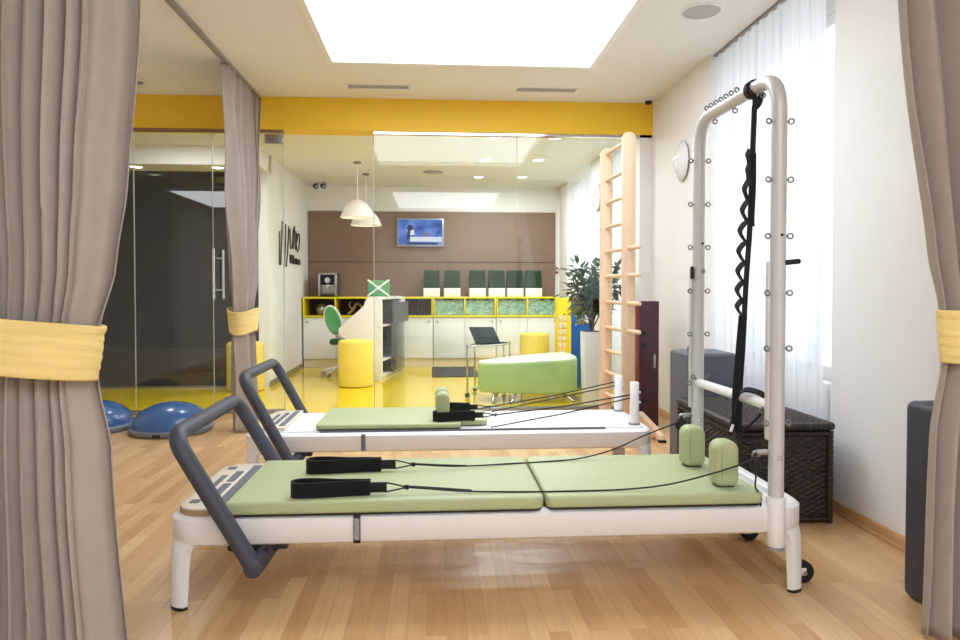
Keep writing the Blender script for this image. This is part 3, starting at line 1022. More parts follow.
# ---- long black daisy-chain strap hung from the tower
st = thing('looped_exercise_strap', (1.29, 2.78, TOP), 'long black looped strap hanging from the top bar of the tower', 'strap')
yb = 2.768
xb = bar_pt(yb)
b = MB()
pts = [(xb + 0.036 * cos(a), yb, TOP + 0.036 * sin(a)) for a in [2 * pi * k / 20 for k in range(20)]]
b.ribbon(pts, (0, 1, 0), 0.032, 0.004, closed=True)
b.build('bar_loop', M['nylon'], st)
b = MB()
b.ribbon(smooth([(xb - 0.03, yb - 0.012, TOP + 0.02), (xb - 0.012, yb - 0.035, TOP - 0.04), (xb, yb - 0.012, TOP - 0.08)], 6), (0.9, 0.4, 0.3), 0.026, 0.006)
b.ribbon(smooth([(xb + 0.034, yb + 0.0, TOP - 0.01), (xb + 0.02, yb - 0.01, TOP - 0.055), (xb, yb - 0.012, TOP - 0.08)], 6), (0.9, 0.4, -0.3), 0.026, 0.006)
b.build('hitch', M['nylon'], st)
main = [(xb, yb - 0.01, TOP - 0.07), (xb + 0.002, yb + 0.01, 1.7), (xb + 0.002, yb + 0.025, 1.45), (xb - 0.004, yb + 0.045, 1.2), (xb - 0.008, yb + 0.06, 0.95), (xb - 0.014, yb + 0.07, 0.75), (xb - 0.014, yb + 0.075, 0.56)]
mp_ = smooth(main, 10)
MB().ribbon(mp_, (1, 0.55, 0), 0.03, 0.005).build('webbing', M['nylon'], st)
def mainx(z):
    for a, c in zip(mp_, mp_[1:]):
        if a.z >= z >= c.z:
            return a + (c - a) * ((a.z - z) / max(1e-6, a.z - c.z))
    return mp_[-1]
zz = 1.755
steps = [(0.055, 0.02), (0.07, 0.018), (0.085, 0.028), (0.085, 0.034), (0.085, 0.04), (0.085, 0.04), (0.08, 0.038), (0.075, 0.036), (0.065, 0.032)]
for hh, amp in steps:
    p, q = mainx(zz), mainx(zz - hh)
    g = Vector((-1, 0.1, 0))
    path = smooth([p + g * 0.012, p + g * (amp * 0.7) + Vector((0, 0, -hh * 0.16)), p + g * (amp * 1.05) + Vector((0, 0, -hh * 0.45)), p + g * (amp * 0.8) + Vector((0, 0, -hh * 0.75)), q + g * 0.012], 6)
    MB().ribbon(path, (-0.3, 0.8, 0.42), 0.026, 0.005).build('strap_loop', M['nylon'], st)
    zz -= hh
MB().ribbon(smooth([mainx(1.74) + Vector((0.006, 0, 0)), mainx(1.6) + Vector((0.010, 0, 0)), mainx(1.47) + Vector((0.008, 0.0, 0)), mainx(1.44) + Vector((0.012, 0, 0))], 8), (1, -0.2, 0), 0.016, 0.008).build('strap_tail', M['nylon'], st)
low = MB()
low.ribbon(smooth([mainx(1.07) + Vector((-0.006, 0.0, 0)), mainx(0.9) + Vector((-0.012, 0.0, 0)), mainx(0.72) + Vector((-0.016, 0.0, 0)), mainx(0.62) + Vector((-0.012, 0, 0)), mainx(0.57) + Vector((0, 0, 0))], 8), (1, -0.2, 0), 0.034, 0.006)
low.build('lower_webbing', M['nylon'], st)
lo = MB()
yl = 2.74
xl = bar_pt(yl)
lo.ribbon(smooth([(xl - 0.055, yl + 0.1, 0.57), (xl - 0.05, yl + 0.07, 0.68), (xl - 0.035, yl + 0.04, 0.755), (xl, yl + 0.0, 0.762), (xl + 0.034, yl - 0.02, 0.74), (xl + 0.038, yl, 0.68), (xl + 0.0, yl + 0.06, 0.60), (xl - 0.035, yl + 0.09, 0.55)], 7), (0.6, 0.6, 0.45), 0.028, 0.007)
lo.build('lower_loop', M['nylon'], st)
MB().obox((xl - 0.06, yl + 0.075, 0.595), (0.012, 0.006, 0.032), Matrix.Rotation(radians(20), 3, 'Y'), 0.002).build('buckle', M['white'], st)

# ---- far reformer
R2 = thing('reformer', (0.1, 4.28, 0.0), 'far white reformer without tower, short green mat and two white posts', 'reformer', 'pilates reformers')
AX0, AX1, AY0, AY1 = -1.085, 1.285, 3.95, 4.62
table_frame(AX0, AX1, AY0, AY1, 0.25, 0.357, R2)
MB().prism(rrect(AX0 + 0.04, AX1 - 0.04, AY0 + 0.04, AY1 - 0.04, 0.06), 'z', 0.33, 0.366, 0.004).build('deck', M['white'], R2)
MB().box(-0.66, 1.0, AY0 + 0.03, AY0 + 0.042, 0.34, 0.3685).build('carriage_track', M['grip'], R2)
mat_pad(-0.685, 0.155, 3.985, 4.56, 0.372, 0.402, R2, 'carriage_mat', (0.03, 0.03, 0.03, 0.03))
MB().prism(rrect(0.125, 0.315, 4.07, 4.42, 0.05), 'z', 0.372, 0.402, 0.01, 3).build('headrest', M['sage'], R2)
for y in (4.12, 4.30):
    shoulder_rest(0.045, y, 0.402, R2, 0.165, 0.085, 0.08)
pl = MB().prism(rrect(-1.03, -0.86, 4.0, 4.57, (0.07, 0.005, 0.005, 0.07)), 'z', 0.366, 0.386, 0.003).build('foot_platform', M['beige'], R2)
for (x0, x1, y0, y1) in ((-0.905, -0.872, 4.05, 4.53), (-0.95, -0.925, 4.1, 4.28), (-0.95, -0.925, 4.3, 4.47), (-0.99, -0.97, 4.15, 4.42)):
    MB().prism(rrect(x0, x1, y0, y1, 0.004, 2), 'z', 0.385, 0.389).build('grip_strip', M['grip'], pl)
footbar(R2, -0.80, 0.20, -1.065, 0.69, 3.885, 4.70)
MB().box(-0.79, -0.70, 3.955, 4.0, 0.228, 0.25, 0.004).build('footbar_bracket', M['black'], R2)
MB().box(-0.42, -0.395, 3.944, 3.952, 0.256, 0.352).build('scale_plate', M['grip'], R2)
for (x, y, zt) in ((1.222, 4.52, 0.602), (1.195, 4.06, 0.622)):
    po = MB().tube([(x, y, 0.355), (x, y, zt - 0.003), (x, y, zt)], [0.027, 0.027, 0.024], 20).build('rope_post', M['white'], R2, 50)
    MB().cyl((x, y, 0.366), (x, y, 0.378), 0.033, 24).build('post_collar', M['grey'], po)
    for z in (0.06, 0.12):
        MB().cyl((x + 0.024, y - 0.012, zt - z), (x + 0.034, y - 0.012, zt - z), 0.007, 10).build('peg', M['white'], po)

def post_strap(label, y, z, x0, x1, post, zt):
    t = thing('hand_strap', (x0, y, z), label, 'strap', 'padded hand straps')
    MB().ribbon(smooth([(x1, y + 0.02, z + 0.028), (x0 + 0.06, y + 0.05, z + 0.028), (x0 + 0.005, y + 0.03, z + 0.028), (x0, y, z + 0.028), (x0 + 0.03, y - 0.03, z + 0.028), (x0 + 0.09, y - 0.02, z + 0.028), (x1, y + 0.006, z + 0.028)], 6), (0, 0, 1), 0.055, 0.011).build('padded_loop', M['fuzzy'], t)
    MB().box(x1 - 0.01, x1 + 0.05, y + 0.005, y + 0.02, z + 0.014, z + 0.046, 0.003).build('webbing_tab', M['nylon'], t)
    k = (x1 + 0.125, y + 0.012, z + 0.03)
    c = MB()
    c.tube([(x1 + 0.046, y + 0.012, z + 0.044), k], 0.0035, 8)
    c.tube([(x1 + 0.046, y + 0.012, z + 0.016), k], 0.0035, 8)
    c.build('cord_loop', M['rope'], t)
    c = MB()
    c.torus(k, 0.006, 0.005, (1, 0, 0), 12, 8)
    c.build('knot', M['rope'], t)
    MB().tube([k, ((k[0] + post[0]) / 2, (k[1] + post[1]) / 2, (k[2] + zt) / 2 - 0.008), (post[0] - 0.026, post[1], zt)], 0.0038, 8).build('rope', M['rope'], t)
    return t
post_strap('black strap loop round the far green shoulder rests of the far reformer', 4.33, 0.404, 0.015, 0.22, (1.222, 4.52), 0.56)
post_strap('black strap loop lying before the front shoulder rest of the far reformer', 4.05, 0.404, -0.005, 0.235, (1.195, 4.06), 0.545)
MB().tube([(0.325, 4.0, 0.372), (0.75, 4.03, 0.44), (1.168, 4.06, 0.525)], 0.0036, 8).build('deck_rope', M['rope'], R2)
MB().tube([(0.36, 4.36, 0.40), (0.8, 4.45, 0.47), (1.197, 4.52, 0.535)], 0.0036, 8).build('deck_rope', M['rope'], R2)

# ------------------------------------------------------------------ studio objects
# balance domes on the floor
def balance_dome(loc, label):
    t = thing('balance_dome', loc, label, 'balance trainer', 'blue balance domes')
    x, y, z = loc
    MB().lathe([(0, z + 0.03), (0.28, z + 0.03), (0.30, z + 0.001), (0.315, z + 0.004), (0.325, z + 0.02), (0.325, z + 0.04), (0.31, z + 0.05), (0.28, z + 0.05), (0, z + 0.05)], x, y, 48).build('platform', M['bosub'], t, 30)
    pr = [(0.312, z + 0.046)] + [(0.305 * cos(a), z + 0.052 + 0.19 * sin(a)) for a in [radians(k * 6) for k in range(15)]] + [(0, z + 0.242)]
    MB().lathe(pr, x, y, 48).build('dome', M['bosu'], t, 60)
    MB().lathe([(0.012, z + 0.238), (0.02, z + 0.246), (0.012, z + 0.249), (0, z + 0.249)], x, y, 16).build('valve_plug', M['bosub'], t)
    g = MB()
    g.box(x - 0.03, x + 0.03, y - 0.332, y - 0.318, z + 0.012, z + 0.036, 0.004)
    g.build('grip_handle', M['black'], t)
    for a in (18, 40, 62):
        for rr in (0.2,):
            pass
    return t
balance_dome((-2.18, 5.86, 0.001), 'blue half-ball balance dome on the floor between the left curtain and footbar')
balance_dome((-2.87, 5.99, 0.001), 'blue balance dome mostly hidden behind the left front curtain')

# tall upholstered blocks
def block(nm, x0, x1, y0, y1, z1, m, label, bev=0.025):
    t = thing(nm, ((x0 + x1) / 2, (y0 + y1) / 2, 0), label, 'foam block')
    MB().box(x0, x1, y0, y1, 0.001, z1, bev, 4).build('cover', M[m], t, 50)
    s = MB()
    e = 0.0015
    for z in (z1 - bev,):
        s.tube([(x0 - e + bev, y0 - e, z), (x1 - bev, y0 - e, z)], 0.002, 6)
    s.build('seam_piping', M[m], t)
    return t
bk = block('foam_block', 1.65, 1.985, 4.40, 4.76, 0.758, 'greyblk', 'grey upholstered block standing behind the wicker chest')
MB().tube(smooth([(1.665, 4.41, 0.752), (1.675, 4.45, 0.785), (1.70, 4.5, 0.795), (1.725, 4.54, 0.754)], 6), 0.011, 8).build('carry_handle', M['nylon'], bk)
block('foam_block', 1.80, 2.085, 2.30, 2.535, 0.755, 'navy', 'tall dark slate block partly behind the right front curtain', 0.03)

# wicker chest
CX0, CX1, CY0, CY1, CZ1 = 1.515, 1.985, 3.335, 4.17, 0.465
wk = thing('wicker_chest', ((CX0 + CX1) / 2, (CY0 + CY1) / 2, 0), 'dark brown woven wicker chest with lid under the window behind the tower', 'chest')
MB().box(CX0 + 0.012, CX1 - 0.012, CY0 + 0.012, CY1 - 0.012, 0.015, CZ1 - 0.005).build('inner_box', M['wickerdk'], wk)

def weave(a0, a1, b0, b1, place, cell=0.027, depth=0.008):
    """woven surface: strands pass over and under stakes; place(a, b, d) puts height d on the face"""
    b = MB()
    na, nb = max(2, round((a1 - a0) / cell)), max(2, round((b1 - b0) / (cell * 0.5)))
    ka, kb = na * 4, nb * 4
    def f(u, v):
        ca, cb = u * na, v * nb
        row = int(min(cb, nb - 1e-4))
        s = cos(pi * ca + (pi if row % 2 else 0))
        tube = abs(sin(pi * cb)) ** 0.6
        d = depth * (0.35 + 0.65 * s) * tube + 0.0012 * sin(row * 7.7 + ca * 1.3)
        return place(a0 + (a1 - a0) * u, b0 + (b1 - b0) * v, d)
    b.grid(f, ka, kb)
    return b
weave(CX0, CX1, 0.02, CZ1, lambda a, z, d: (a, CY0 + 0.006 - d, z)).build('front_panel', M['wicker'], wk, 70)
weave(CY0, CY1, 0.02, CZ1, lambda a, z, d: (CX0 + 0.006 - d, a, z)).build('side_panel', M['wicker'], wk, 70)
weave(CY0, CY1, 0.02, CZ1, lambda a, z, d: (CX1 - 0.006 + d, a, z)).build('side_panel', M['wicker'], wk, 70)
ld = weave(CX0, CX1, CY0, CY1, lambda a, y, d: (a, y, CZ1 + 0.036 + d)).build('lid', M['wicker'], wk, 70)
MB().box(CX0 + 0.005, CX1 - 0.005, CY0 + 0.005, CY1 - 0.005, CZ1 + 0.008, CZ1 + 0.037).build('lid_core', M['wickerdk'], ld)

def rolled(p0, p1, r, m=8):
    """twisted cane edging"""
    p0, p1 = Vector(p0), Vector(p1)
    L = (p1 - p0).length
    n = int(L / 0.008)
    return [p0 + (p1 - p0) * (k / n) for k in range(n + 1)], [r * (1 + 0.12 * sin(k * 1.9)) for k in range(n + 1)]
e = 0.004
rim = MB()
for z, r in ((CZ1 + 0.024, 0.02),):
    cs = [(CX0 - e, CY0 - e, z), (CX1 + e, CY0 - e, z), (CX1 + e, CY1 + e, z), (CX0 - e, CY1 + e, z)]
    for i in range(4):
        pts, rs = rolled(cs[i], cs[(i + 1) % 4], r)
        rim.tube(pts, rs, 10)
rim.build('lid_rim', M['wicker'], ld, 60)
for z in (0.02, CZ1 - 0.012):
    tr = MB()
    cs = [(CX0, CY0, z), (CX1, CY0, z), (CX1, CY1, z), (CX0, CY1, z)]
    for i in range(4):
        pts, rs = rolled(cs[i], cs[(i + 1) % 4], 0.013)
        tr.tube(pts, rs, 8)
    tr.build('body_rim', M['wicker'], wk, 60)
for (x, y) in ((CX0, CY0), (CX1, CY0), (CX0, CY1), (CX1, CY1)):
    pts, rs = rolled((x, y, 0.004), (x, y, CZ1), 0.016)
    MB().tube(pts, rs, 10).build('corner_post', M['wicker'], wk, 60)

# burgundy board leaning by the ladder
bg = thing('exercise_box', (1.83, 5.89, 0), 'tall dark burgundy box with round cut-outs beside the wooden ladder', 'exercise box')
MB().box(1.752, 1.92, 5.80, 5.98, 0.001, 1.075, 0.006, 2).build('body', M['burg'], bg)
MB().box(1.746, 1.752, 5.805, 5.975, 0.01, 1.07, 0.002).build('side_panel', M['red'], bg)
for z in (0.80, 0.70, 0.30, 0.22):
    MB().tube([(1.785, 5.797, z), (1.785, 5.805, z)], 0.022, 18).build('cut_out', M['black'], bg)
MB().prism(rrect(1.868, 1.892, 0.50, 0.62, 0.011, 5), 'y', 5.793, 5.801, 0.002).build('handle_plate', M['steel'], bg)

# wooden ladder
ld = thing('exercise_ladder', (1.47, 5.53, 0), 'tall pale wooden exercise ladder with long round rungs before the glass', 'ladder')
LXn, LYn, LXf, LYf = 1.492, 5.25, 1.455, 5.80
def rail(x, y, z1, label=None):
    prof = [(y - 0.018, 0.001), (y + 0.018, 0.001), (y + 0.018, z1 - 0.04), (y + 0.01, z1 - 0.01), (y, z1), (y - 0.01, z1 - 0.01), (y - 0.018, z1 - 0.04)]
    out = rrect(x - 0.052, x + 0.052, 0.001, z1, (0.004, 0.004, 0.05, 0.05), 8)
    return MB().prism(out, 'y', y - 0.018, y + 0.018, 0.007, 2).build('side_rail', M['wood'], ld, 50)
rail(LXn, LYn, 2.385)
rail(LXf, LYf, 2.37)
zs = [2.325, 2.10, 1.905, 1.70, 1.495, 1.285, 1.07, 0.855, 0.66, 0.475, 0.29]
for i, z in enumerate(zs):
    long_ = 4 <= i <= 7
    n_ext, f_ext = (0.20, 0.12) if long_ else (0.0, 0.0)
    dy = LYf - LYn
    def at(y):
        return LXn + (LXf - LXn) * (y - LYn) / dy
    ya, yb_ = LYn - n_ext, LYf + f_ext
    MB().tube([(at(ya) + (0.02 if long_ else 0), ya, z), (at(ya + 0.01) + (0.018 if long_ else 0), ya + 0.006, z), (at(LYn), LYn, z), (at(yb_), yb_, z)], [0.013, 0.017, 0.017, 0.016], 14).build('rung', M['wood'], ld, 60)
ft = MB()
ft.prism([(5.16, 0.002), (5.22, 0.002), (5.74, 0.04), (5.74, 0.14), (5.30, 0.08), (5.18, 0.05)], 'x', 1.72, 1.765, 0.004)
ft.build('foot_runner', M['wood'], ld)
MB().box(LXf, 1.73, 5.70, 5.74, 0.06, 0.12, 0.004).build('foot_brace', M['wood'], ld)
MB().box(LXn, 1.73, 5.28, 5.32, 0.02, 0.06, 0.004).build('foot_brace', M['wood'], ld)
MB().box(1.715, 1.77, 5.155, 5.2, 0.001, 0.02, 0.003).build('rubber_foot', M['black'], ld)

# ceiling and wall fittings of the studio
sp = thing('ceiling_speaker', (1.735, 4.43, CZ), 'round grey speaker grille in the ceiling near the window', 'speaker')
MB().lathe([(0, CZ - 0.006), (0.115, CZ - 0.006), (0.12, CZ - 0.002), (0.12, CZ + 0.01)], 1.735, 4.43, 40).build('grille', M['grille'], sp)
MB().lathe([(0.12, CZ - 0.004), (0.128, CZ - 0.006), (0.138, CZ - 0.002), (0.138, CZ + 0.001)], 1.735, 4.43, 40).build('ring', M['trimw'], sp)
for x, lab in ((-0.50, 'slim air vent in the ceiling, left of the two above the yellow beam'), (1.01, 'slim air vent in the ceiling, right of the two above the yellow beam')):
    v = thing('air_vent', (x, 6.24, CZ), lab, 'vent', 'ceiling air vents')
    f = MB()
    for (a0, a1, c0, c1) in ((-0.29, 0.29, -0.075, -0.06), (-0.29, 0.29, 0.06, 0.075), (-0.29, -0.27, -0.06, 0.06), (0.27, 0.29, -0.06, 0.06)):
        f.box(x + a0, x + a1, 6.24 + c0, 6.24 + c1, CZ - 0.006, CZ + 0.002, 0.001)
    f.build('frame', M['trimw'], v)
    MB().box(x - 0.27, x + 0.27, 6.18, 6.30, CZ - 0.001, CZ + 0.001).build('duct', M['grille'], v)
    for k in range(4):
        MB().obox((x, 6.195 + k * 0.03, CZ - 0.003), (0.54, 0.014, 0.002), Matrix.Rotation(radians(30), 3, 'X')).build('slat', M['trimw'], v)
def camera_dome(nm, x, y, z, lab):
    t = thing(nm, (x, y, z), lab, 'security camera')
    MB().lathe([(0, z), (0.045, z), (0.045, z - 0.02), (0.038, z - 0.03), (0, z - 0.03)], x, y, 24).build('base', M['lamp'], t)
    MB().lathe([(0.034, z - 0.028), (0.033, z - 0.045), (0.022, z - 0.06), (0, z - 0.066)], x, y, 24).build('lens_dome', M['black'], t)
    return t
t = thing('smoke_detector', (-2.54, 6.18, CZ), 'small pale smoke detector on the ceiling beside the left front curtain', 'smoke detector')
MB().lathe([(0, CZ), (0.05, CZ), (0.052, CZ - 0.012), (0.046, CZ - 0.018), (0, CZ - 0.02)], -2.54, 6.18, 24).build('base', M['lamp'], t)
MB().lathe([(0, CZ - 0.019), (0.03, CZ - 0.019), (0.026, CZ - 0.036), (0, CZ - 0.038)], -2.54, 6.18, 20).build('sensor_cap', M['grey'], t)
camera_dome('security_camera', 2.02, 6.45, CZ, 'small dark security camera in the ceiling corner above the yellow beam end')

def wall_sconce(x, y, z, lab, s=1.0):
    t = thing('wall_lamp', (x, y, z), lab, 'wall lamp', 'oval wall lamps')
    MB().box(x - 0.02, x, y - 0.04, y + 0.04, z - 0.05, z + 0.05, 0.006).build('mount', M['trimw'], t)
    b = MB()
    b.grid(lambda u, v: (x - 0.02 - 0.05 * s * (1 - v * v), y + 0.15 * s * v * cos(2 * pi * u), z + 0.17 * s * v * sin(2 * pi * u)), 36, 10, cu=True)
    b.build('shade', M['frosted'], t, solid=0.006)
    MB().box(x - 0.085, x - 0.079, y - 0.07 * s, y + 0.07 * s, z + 0.01, z + 0.035, 0.002).build('lit_bar', M['sconce'], t)
    return t
wall_sconce(XR, 5.78, 2.27, 'white oval wall lamp on the studio wall beside the far tower post')
wall_sconce(LR, 8.36, 2.3, 'white oval wall lamp in the lobby, seen left of the ladder top')

# ------------------------------------------------------------------ lobby objects
# pendant lamps
for (x, y, zb, lab) in ((-0.975, 8.85, 2.085, 'white dome pendant lamp, the nearer and higher of the pair'), (-0.957, 9.75, 2.07, 'white dome pendant lamp, the farther and lower of the pair')):
    t = thing('pendant_lamp', (x, y, zb), lab, 'pendant lamp', 'white pendant lamps')
    pr = [(0.215, zb), (0.217, zb + 0.006), (0.205, zb + 0.03), (0.18, zb + 0.09), (0.14, zb + 0.15), (0.09, zb + 0.195), (0.05, zb + 0.215), (0.022, zb + 0.225)]
    inn = [(max(r - 0.006, 0.016), z - 0.004) for r, z in reversed(pr)]
    MB().lathe(pr + inn + [pr[0]], x, y, 40).build('lamp_shade', M['lamp'], t, 60)
    MB().lathe([(0, zb + 0.04), (0.03, zb + 0.05), (0.04, zb + 0.08), (0.03, zb + 0.11), (0.016, zb + 0.15), (0, zb + 0.16)], x, y, 16).build('light_bulb', M['bulb'], t)
    MB().cyl((x, y, zb + 0.21), (x, y, LZ - 0.02), 0.005, 8).build('cord', M['lamp'], t)
    MB().lathe([(0, LZ), (0.05, LZ), (0.05, LZ - 0.02), (0.02, LZ - 0.03), (0, LZ - 0.03)], x, y, 20).build('ceiling_rose', M['grey'], t)

# downlights
for (x, y, lab) in ((0.63, 9.94, 'far left downlight of the lobby ceiling grid'), (1.255, 9.90, 'far right downlight of the lobby ceiling grid'), (0.63, 8.63, 'middle left downlight of the lobby ceiling grid'),
                    (1.29, 8.59, 'middle right downlight of the lobby ceiling grid'), (0.64, 7.33, 'near left downlight just below the yellow beam'), (1.285, 7.33, 'near right downlight just below the yellow beam'),
                    (-1.75, 7.0, 'added downlight over the lobby entrance, unseen above the yellow beam'), (-2.75, 7.2, 'downlight close behind the glass doors above the dark glass'),
            (-0.3, 7.0, 'added lobby downlight, unseen behind the yellow beam above the doorway')):  # entrance and doorway downlights are added out of view as lobby fill
    t = thing('downlight', (x, y, LZ), lab, 'ceiling light', 'lobby downlights')
    MB().lathe([(0.062, LZ - 0.002), (0.075, LZ - 0.006), (0.088, LZ - 0.003), (0.09, LZ + 0.002)], x, y, 28).build('trim_ring', M['trimw'], t)
    MB().lathe([(0, LZ - 0.003), (0.064, LZ - 0.003)], x, y, 28).build('lens', M['bulb'], t)
    l = bpy.data.lights.new('downlight_beam', 'AREA')
    l.shape = 'DISK'
    l.size = 0.12
    l.energy = DOWNLIGHT
    l.color = (0.9, 0.95, 1.0)
    lo_ = bpy.data.objects.new('downlight_beam', l)
    C.objects.link(lo_)
    lo_.parent = t
    lo_.location = (0, 0, -0.012)
for x, lab in ((-3.40, 'left downlight under the bulkhead over the dark glass'), (-2.49, 'right downlight under the bulkhead over the dark glass')):
    t = thing('downlight', (x, 8.15, 2.575), lab, 'ceiling light', 'bulkhead downlights')
    MB().lathe([(0.062, 2.573), (0.075, 2.569), (0.088, 2.572), (0.09, 2.577)], x, 8.15, 28).build('trim_ring', M['trimw'], t)
    MB().lathe([(0, 2.572), (0.064, 2.572)], x, 8.15, 28).build('lens', M['bulb'], t)
v = thing('air_vent', (-0.02, 9.56, LZ), 'small round grey vent in the lobby ceiling near the downlights', 'vent')
MB().lathe([(0, LZ - 0.012), (0.11, LZ - 0.012), (0.14, LZ - 0.004), (0.14, LZ + 0.002)], -0.02, 9.56, 24).build('vent_ring', M['grey'], v)
MB().lathe([(0, LZ - 0.02), (0.07, LZ - 0.02), (0.08, LZ - 0.011)], -0.02, 9.56, 24).build('vent_cap', M['grille'], v)
for (x, y, lab) in ((-1.79, 10.65, 'left of two dark security cameras in the lobby ceiling corner'), (-1.67, 10.6, 'right of two dark security cameras in the lobby ceiling corner')):
    t = thing('security_camera', (x, y, LZ), lab, 'security camera', 'lobby security cameras')
    MB().cyl((x, y, LZ - 0.035), (x, y, LZ), 0.03, 16).build('base', M['grey'], t)
    MB().tube([(x - 0.03, y + 0.05, LZ - 0.04), (x + 0.01, y - 0.06, LZ - 0.07)], 0.035, 16).build('camera_body', M['black'], t)
    MB().tube([(x + 0.01, y - 0.06, LZ - 0.07), (x + 0.014, y - 0.07, LZ - 0.073)], 0.024, 14).build('lens', M['steel'], t)

# television
TX0, TX1, TZ0, TZ1 = -0.585, 0.14, 1.848, 2.285
t = thing('television', (-0.22, 10.9, TZ0), 'flat television with a blue picture on the brown wall', 'television')
MB().box(TX0, TX1, 10.88, 10.93, TZ0, TZ1, 0.006).build('bezel', M['tvframe'], t)
MB().box(TX0 + 0.018, TX1 - 0.018, 10.874, 10.881, TZ0 + 0.022, TZ1 - 0.018).build('screen', M['tvpic'], t)
MB().box(TX0 + 0.2, TX1 - 0.03, 10.871, 10.8745, TZ0 + 0.075, TZ0 + 0.15, 0.001).build('picture_reflection_strip', M['tvwhite'], t)  # white strip is part picture, part glass reflection painted in
MB().box(TX0 + 0.15, TX1 - 0.09, 10.8715, 10.8745, TZ0 + 0.03, TZ0 + 0.055, 0.001).build('picture_foreground', M['tvdark'], t)
fg = MB()
fg.prism([(TX0 + 0.15 + u, TZ0 + w) for u, w in ((0.0, 0.11), (0.0, 0.19), (0.02, 0.25), (0.0, 0.29), (0.03, 0.335), (0.07, 0.335), (0.10, 0.30), (0.09, 0.26), (0.115, 0.21), (0.11, 0.16), (0.06, 0.17), (0.04, 0.11))], 'y', 10.8705, 10.8745)
fg.build('picture_figure', M['tvdark'], t)
MB().prism([(TX0 + 0.2, TZ0 + 0.17), (TX0 + 0.21, TZ0 + 0.25), (TX0 + 0.26, TZ0 + 0.26), (TX0 + 0.275, TZ0 + 0.18)], 'y', 10.870, 10.8742).build('picture_cup', M['tvwhite'], t)
MB().prism([(TX0 + 0.41, TZ0 + 0.15), (TX0 + 0.41, TZ0 + 0.21), (TX0 + 0.47, TZ0 + 0.22), (TX0 + 0.48, TZ0 + 0.15)], 'y', 10.8705, 10.8742).build('picture_seat', M['tvred'], t)
MB().box(-0.35, -0.1, 10.93, 10.97, 1.98, 2.15).build('wall_mount', M['black'], t)

# cabinets along the back wall: four units, each with two cubbies over two doors
UX = [-1.965, -1.0, -0.025, 0.932, 1.885]
CF, CBK = 10.44, 10.965
labs = ['far left cabinet of the yellow shelf row, under the coffee machine', 'second cabinet from the left, half hidden by the white desk', 'third cabinet from the left, with two cubbies of teal chips', 'right end cabinet of the yellow shelf row, beside the yellow board']
for i in range(4):
    a, c = UX[i] + 0.004, UX[i + 1] - 0.004
    t = thing('cabinet', ((a + c) / 2, 10.7, 0), labs[i], 'cabinet', 'yellow and white wall cabinets')
    mid = (a + c) / 2
    MB().box(a, c, CF + 0.02, CBK, 0.13, 0.75).build('carcass', M['mattw'], t)
    s = MB()
    s.box(a, c, CF - 0.02, CBK, 1.035, 1.062, 0.002)
    s.box(a, c, CF - 0.02, CBK, 0.752, 0.779, 0.002)
    for x in (a + 0.011, mid, c - 0.011):
        s.box(x - 0.011, x + 0.011, CF - 0.02, CBK, 0.779, 1.035, 0.002)
    s.build('yellow_shelf', M['yshelf'], t)
    MB().box(a + 0.02, c - 0.02, CBK - 0.02, CBK - 0.005, 0.779, 1.035).build('back_panel', M['shelfin'], t)
    for k, (x0, x1) in enumerate(((a, mid), (mid, c))):
        d = MB().box(x0 + 0.003, x1 - 0.003, CF - 0.0, CF + 0.019, 0.135, 0.745, 0.002).build('door', M['mattw'], t)
        kx = x0 + 0.06 if k == 0 else x1 - 0.06
        MB().cyl((kx, CF - 0.025, 0.69), (kx, CF, 0.69), 0.014, 14).build('knob', M['steel'], d)
    MB().box(a, c, CF + 0.04, CBK, 0.0, 0.13).build('plinth', M['cream'], t)

# contents of the cubbies
def chips(x0, x1, seed):
    rnd = random.Random(seed)
    b = MB()
    b.box(x0, x1, CF + 0.09, CBK - 0.03, 0.7795, 1.0)
    for i in range(260):
        x, z = rnd.uniform(x0 + 0.015, x1 - 0.015), rnd.uniform(0.795, 1.02)
        y = CF + 0.085 + rnd.uniform(-0.02, 0.01)
        s = rnd.uniform(0.012, 0.024)
        R = Matrix.Rotation(rnd.uniform(0, 3), 3, 'Z') @ Matrix.Rotation(rnd.uniform(0, 3), 3, 'X')
        b.obox((x, y, z), (s * 1.5, s, s * 0.7), R)
    return b
k = 0
for i in (2, 3):
    a, c = UX[i] + 0.004, UX[i + 1] - 0.004
    mid = (a + c) / 2
    for j, (x0, x1) in enumerate(((a + 0.024, mid - 0.013), (mid + 0.013, c - 0.024))):
        o = chips(x0, x1, 30 + k).build('glass_chips', M['pebble'])
        tag(o, ['teal chips in the leftmost of the four teal cubbies', 'teal chips in the second of the four teal cubbies', 'teal chips in the third of the four teal cubbies', 'teal chips in the cubby nearest the yellow board'][k], 'decorative chips', 'teal chips in the cubbies', 'stuff')
        k += 1
o = MB().lathe([(0, 0.78), (0.04, 0.785), (0.075, 0.82), (0.085, 0.865), (0.075, 0.91), (0.04, 0.945), (0.03, 0.95), (0.03, 0.955), (0, 0.955)], -1.72, 10.66, 24).build('glass_vase', M['steel'])
tag(o, 'small round shiny vase in the far left cubby', 'vase')
t = thing('driftwood', (-1.22, 10.68, 0.779), 'pale twisted driftwood in the cubby behind the green chair', 'driftwood')
MB().tube(smooth([(-1.32, 10.66, 0.80), (-1.25, 10.64, 0.86), (-1.2, 10.66, 0.95), (-1.14, 10.68, 0.93), (-1.1, 10.67, 0.85), (-1.16, 10.66, 0.80)], 6), [0.022] * 31, 10).build('trunk', M['ply'], t)
MB().tube(smooth([(-1.25, 10.64, 0.86), (-1.3, 10.62, 0.93), (-1.28, 10.63, 0.99)], 5), 0.012, 8).build('branch', M['ply'], t)
rnd = random.Random(4)
